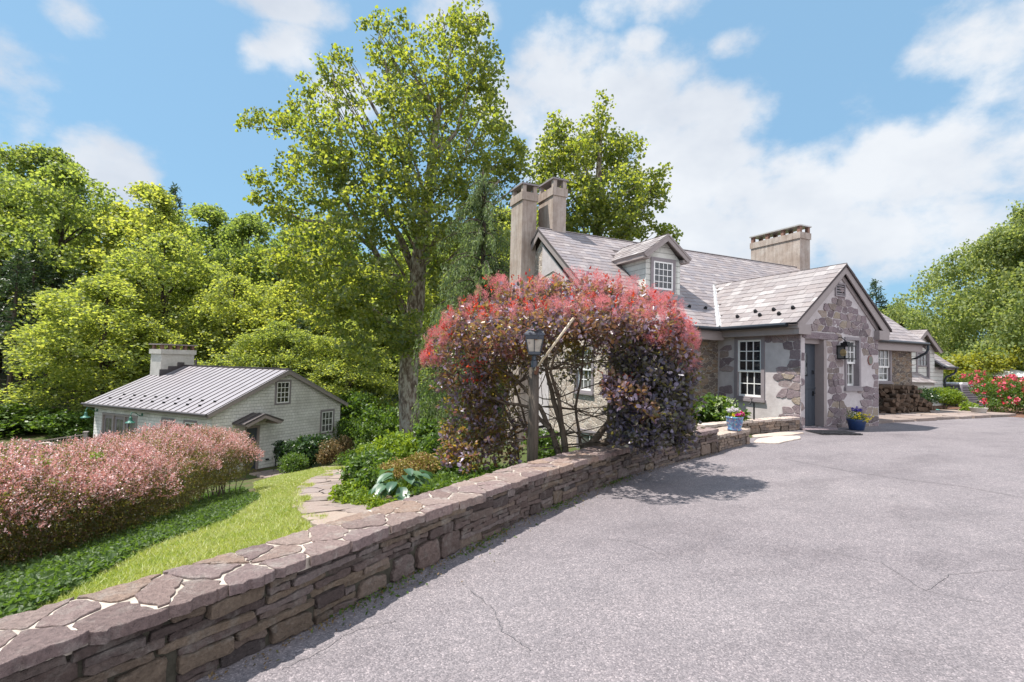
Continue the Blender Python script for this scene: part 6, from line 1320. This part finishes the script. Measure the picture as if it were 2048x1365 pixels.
# ------------------------------------------------------------------ light, sky, camera
SUN = np.array([-.40, .22, 1.0]); SUN /= np.linalg.norm(SUN)
sl_ = bpy.data.lights.new('sun', 'SUN'); sl_.energy = 5.0; sl_.angle = RAD(.53); sl_.color = (1, .95, .88); so = bpy.data.objects.new('sun', sl_); COL.objects.link(so)
so.rotation_euler = Vector(SUN).to_track_quat('Z', 'Y').to_euler()
W = bpy.data.worlds.new('World'); SC.world = W; W.use_nodes = True; T = W.node_tree; N = T.nodes; LK = T.links
bg = N['Background']; sky = N.new('ShaderNodeTexSky'); sky.sky_type = 'NISHITA'; sky.sun_disc = False; sky.sun_elevation = math.asin(SUN[2]); sky.sun_rotation = math.atan2(SUN[0], SUN[1]); sky.air_density = 1.1; sky.dust_density = .6; sky.ozone_density = 2.5
def wn(t, **k):
    n = N.new(t)
    for a, b in k.items(): setattr(n, a, b)
    return n
def wmath(op, a, b=0):
    n = wn('ShaderNodeMath', operation=op)
    for s, v in zip(n.inputs, (a, b)):
        if isinstance(v, bpy.types.NodeSocket): LK.new(v, s)
        else: s.default_value = v
    return n.outputs[0]
tc = wn('ShaderNodeTexCoord'); dirv = tc.outputs['Generated']
def wnoise(scale, sz=1.9, det=6, off=(0, 0, 0)):
    mp = wn('ShaderNodeMapping'); mp.inputs['Scale'].default_value = (1, 1, sz); mp.inputs['Location'].default_value = off; LK.new(dirv, mp.inputs[0]); n = wn('ShaderNodeTexNoise'); n.inputs['Scale'].default_value = scale; n.inputs['Detail'].default_value = det; n.inputs['Roughness'].default_value = .58; LK.new(mp.outputs[0], n.inputs['Vector']); return n.outputs['Fac']
CL_ = [(1110, 150, .15, 1.3, .95), (1250, 205, .19, 1.4, 1.0), (1400, 240, .16, 1.5, 1.0), (1180, 300, .20, 1.3, 1.0), (1350, 330, .20, 1.3, 1.0), (1480, 375, .12, 1.6, .8), (1600, 420, .19, 1.3, 1.0), (1480, 480, .20, 1.3, .9), (1320, 450, .20, 1.2, .9), (1790, 345, .18, 1.5, 1.0), (1910, 330, .20, 1.6, 1.0), (2020, 330, .18, 1.6, .95), (1760, 450, .20, 1.4, .9), (1900, 430, .20, 1.4, .9), (1600, 540, .2, 1.6, .7), (1990, 70, .13, 1.2, .9), (2040, 150, .12, 1.2, .85), (1890, 110, .08, 1.5, .7), (1330, 0, .12, 2.2, .85), (1230, 15, .09, 2, .7), (560, 0, .13, 2.6, .9), (640, 15, .08, 2, .7), (580, 95, .09, 1.2, .8), (520, 105, .06, 1.3, .7), (215, 335, .10, 1.0, 1.0), (260, 365, .07, 1.2, .8), (1290, 80, .06, 1.2, .75), (1480, 90, .07, 1.5, .65), (900, 60, .14, 1.4, .7), (700, 190, .12, 1.3, .7), (130, 20, .07, 1.3, .7), (1040, 200, .14, 1.2, .85), (2500, 300, .5, 1.5, .8), (-500, 100, .4, 1.6, .7)]
acc = None
for px, py, r, fl_, wgt in CL_:
    d = unit(ray(px, py)); a = wn('ShaderNodeVectorMath', operation='SUBTRACT'); LK.new(dirv, a.inputs[0]); a.inputs[1].default_value = d; b = wn('ShaderNodeVectorMath', operation='MULTIPLY'); LK.new(a.outputs[0], b.inputs[0]); b.inputs[1].default_value = (1, 1, fl_); c = wn('ShaderNodeVectorMath', operation='LENGTH'); LK.new(b.outputs[0], c.inputs[0])
    mr = wn('ShaderNodeMapRange'); mr.interpolation_type = 'SMOOTHSTEP'; LK.new(c.outputs['Value'], mr.inputs['Value']); mr.inputs['From Min'].default_value = r*1.15; mr.inputs['From Max'].default_value = r*.15; mr.inputs['To Max'].default_value = wgt
    acc = mr.outputs[0] if acc is None else wmath('MAXIMUM', acc, mr.outputs[0])
nA = wnoise(5.0, 1.4); nB = wnoise(14, 1.4, 8)
dens = wmath('ADD', wmath('ADD', wmath('MULTIPLY', acc, .95), wmath('MULTIPLY', wmath('SUBTRACT', nA, .5), .9)), wmath('MULTIPLY', wmath('SUBTRACT', nB, .5), 1.0))
fac = wn('ShaderNodeMapRange'); fac.interpolation_type = 'SMOOTHSTEP'; LK.new(dens, fac.inputs['Value']); fac.inputs['From Min'].default_value = .32; fac.inputs['From Max'].default_value = .86
nC = wnoise(3.1, 1.5, 5, (3, 1, .2)); cr_ = wn('ShaderNodeValToRGB'); cr_.color_ramp.elements[0].position = .35; cr_.color_ramp.elements[0].color = (2.8, 2.95, 3.25, 1); cr_.color_ramp.elements[1].position = .62; cr_.color_ramp.elements[1].color = (3.75, 3.8, 3.9, 1); LK.new(nC, cr_.inputs[0])
tint = wn('ShaderNodeMix', data_type='RGBA', blend_type='MULTIPLY'); tint.inputs[0].default_value = 1; LK.new(sky.outputs[0], tint.inputs[6]); tint.inputs[7].default_value = (.46, .60, .58, 1)
hz_ = wn('ShaderNodeMix', data_type='RGBA'); hz_.inputs[0].default_value = .72; LK.new(tint.outputs[2], hz_.inputs[6]); hz_.inputs[7].default_value = (1.38, 2.38, 3.5, 1)
mx = wn('ShaderNodeMix', data_type='RGBA'); LK.new(wmath('MULTIPLY', fac.outputs[0], .88), mx.inputs[0]); LK.new(hz_.outputs[2], mx.inputs[6]); LK.new(cr_.outputs[0], mx.inputs[7]); 
# unseen bright cloud bank added behind the camera to fill the shaded walls
bk = wn('ShaderNodeVectorMath', operation='DOT_PRODUCT'); LK.new(dirv, bk.inputs[0]); bk.inputs[1].default_value = unit(np.array([.25, -.9, .25]))
bm2 = wn('ShaderNodeMapRange'); bm2.interpolation_type = 'SMOOTHSTEP'; LK.new(wmath('ADD', bk.outputs['Value'], wmath('MULTIPLY', wmath('SUBTRACT', nA, .5), .5)), bm2.inputs['Value']); bm2.inputs['From Min'].default_value = .25; bm2.inputs['From Max'].default_value = .6
mx2 = wn('ShaderNodeMix', data_type='RGBA'); LK.new(bm2.outputs[0], mx2.inputs[0]); LK.new(mx.outputs[2], mx2.inputs[6]); mx2.inputs[7].default_value = (5.5, 5.7, 6.2, 1)
LK.new(mx2.outputs[2], bg.inputs[0]); bg.inputs[1].default_value = .15
cam = bpy.data.cameras.new('camera'); co = bpy.data.objects.new('camera', cam); COL.objects.link(co); cam.sensor_width = 36; cam.lens = FOC*36/PW; cam.clip_end = 2000; cam.clip_start = .05
mw4 = Matrix(((RT[0], UP[0], -FW[0], CP[0]), (RT[1], UP[1], -FW[1], CP[1]), (RT[2], UP[2], -FW[2], CP[2]), (0, 0, 0, 1))); co.matrix_world = mw4; SC.camera = co
SC.view_settings.view_transform = 'Standard'; SC.view_settings.look = 'None'; SC.view_settings.exposure = .76; SC.view_settings.gamma = 1
SC.cycles.max_bounces = 6; SC.cycles.transparent_max_bounces = 8; SC.cycles.use_denoising = True
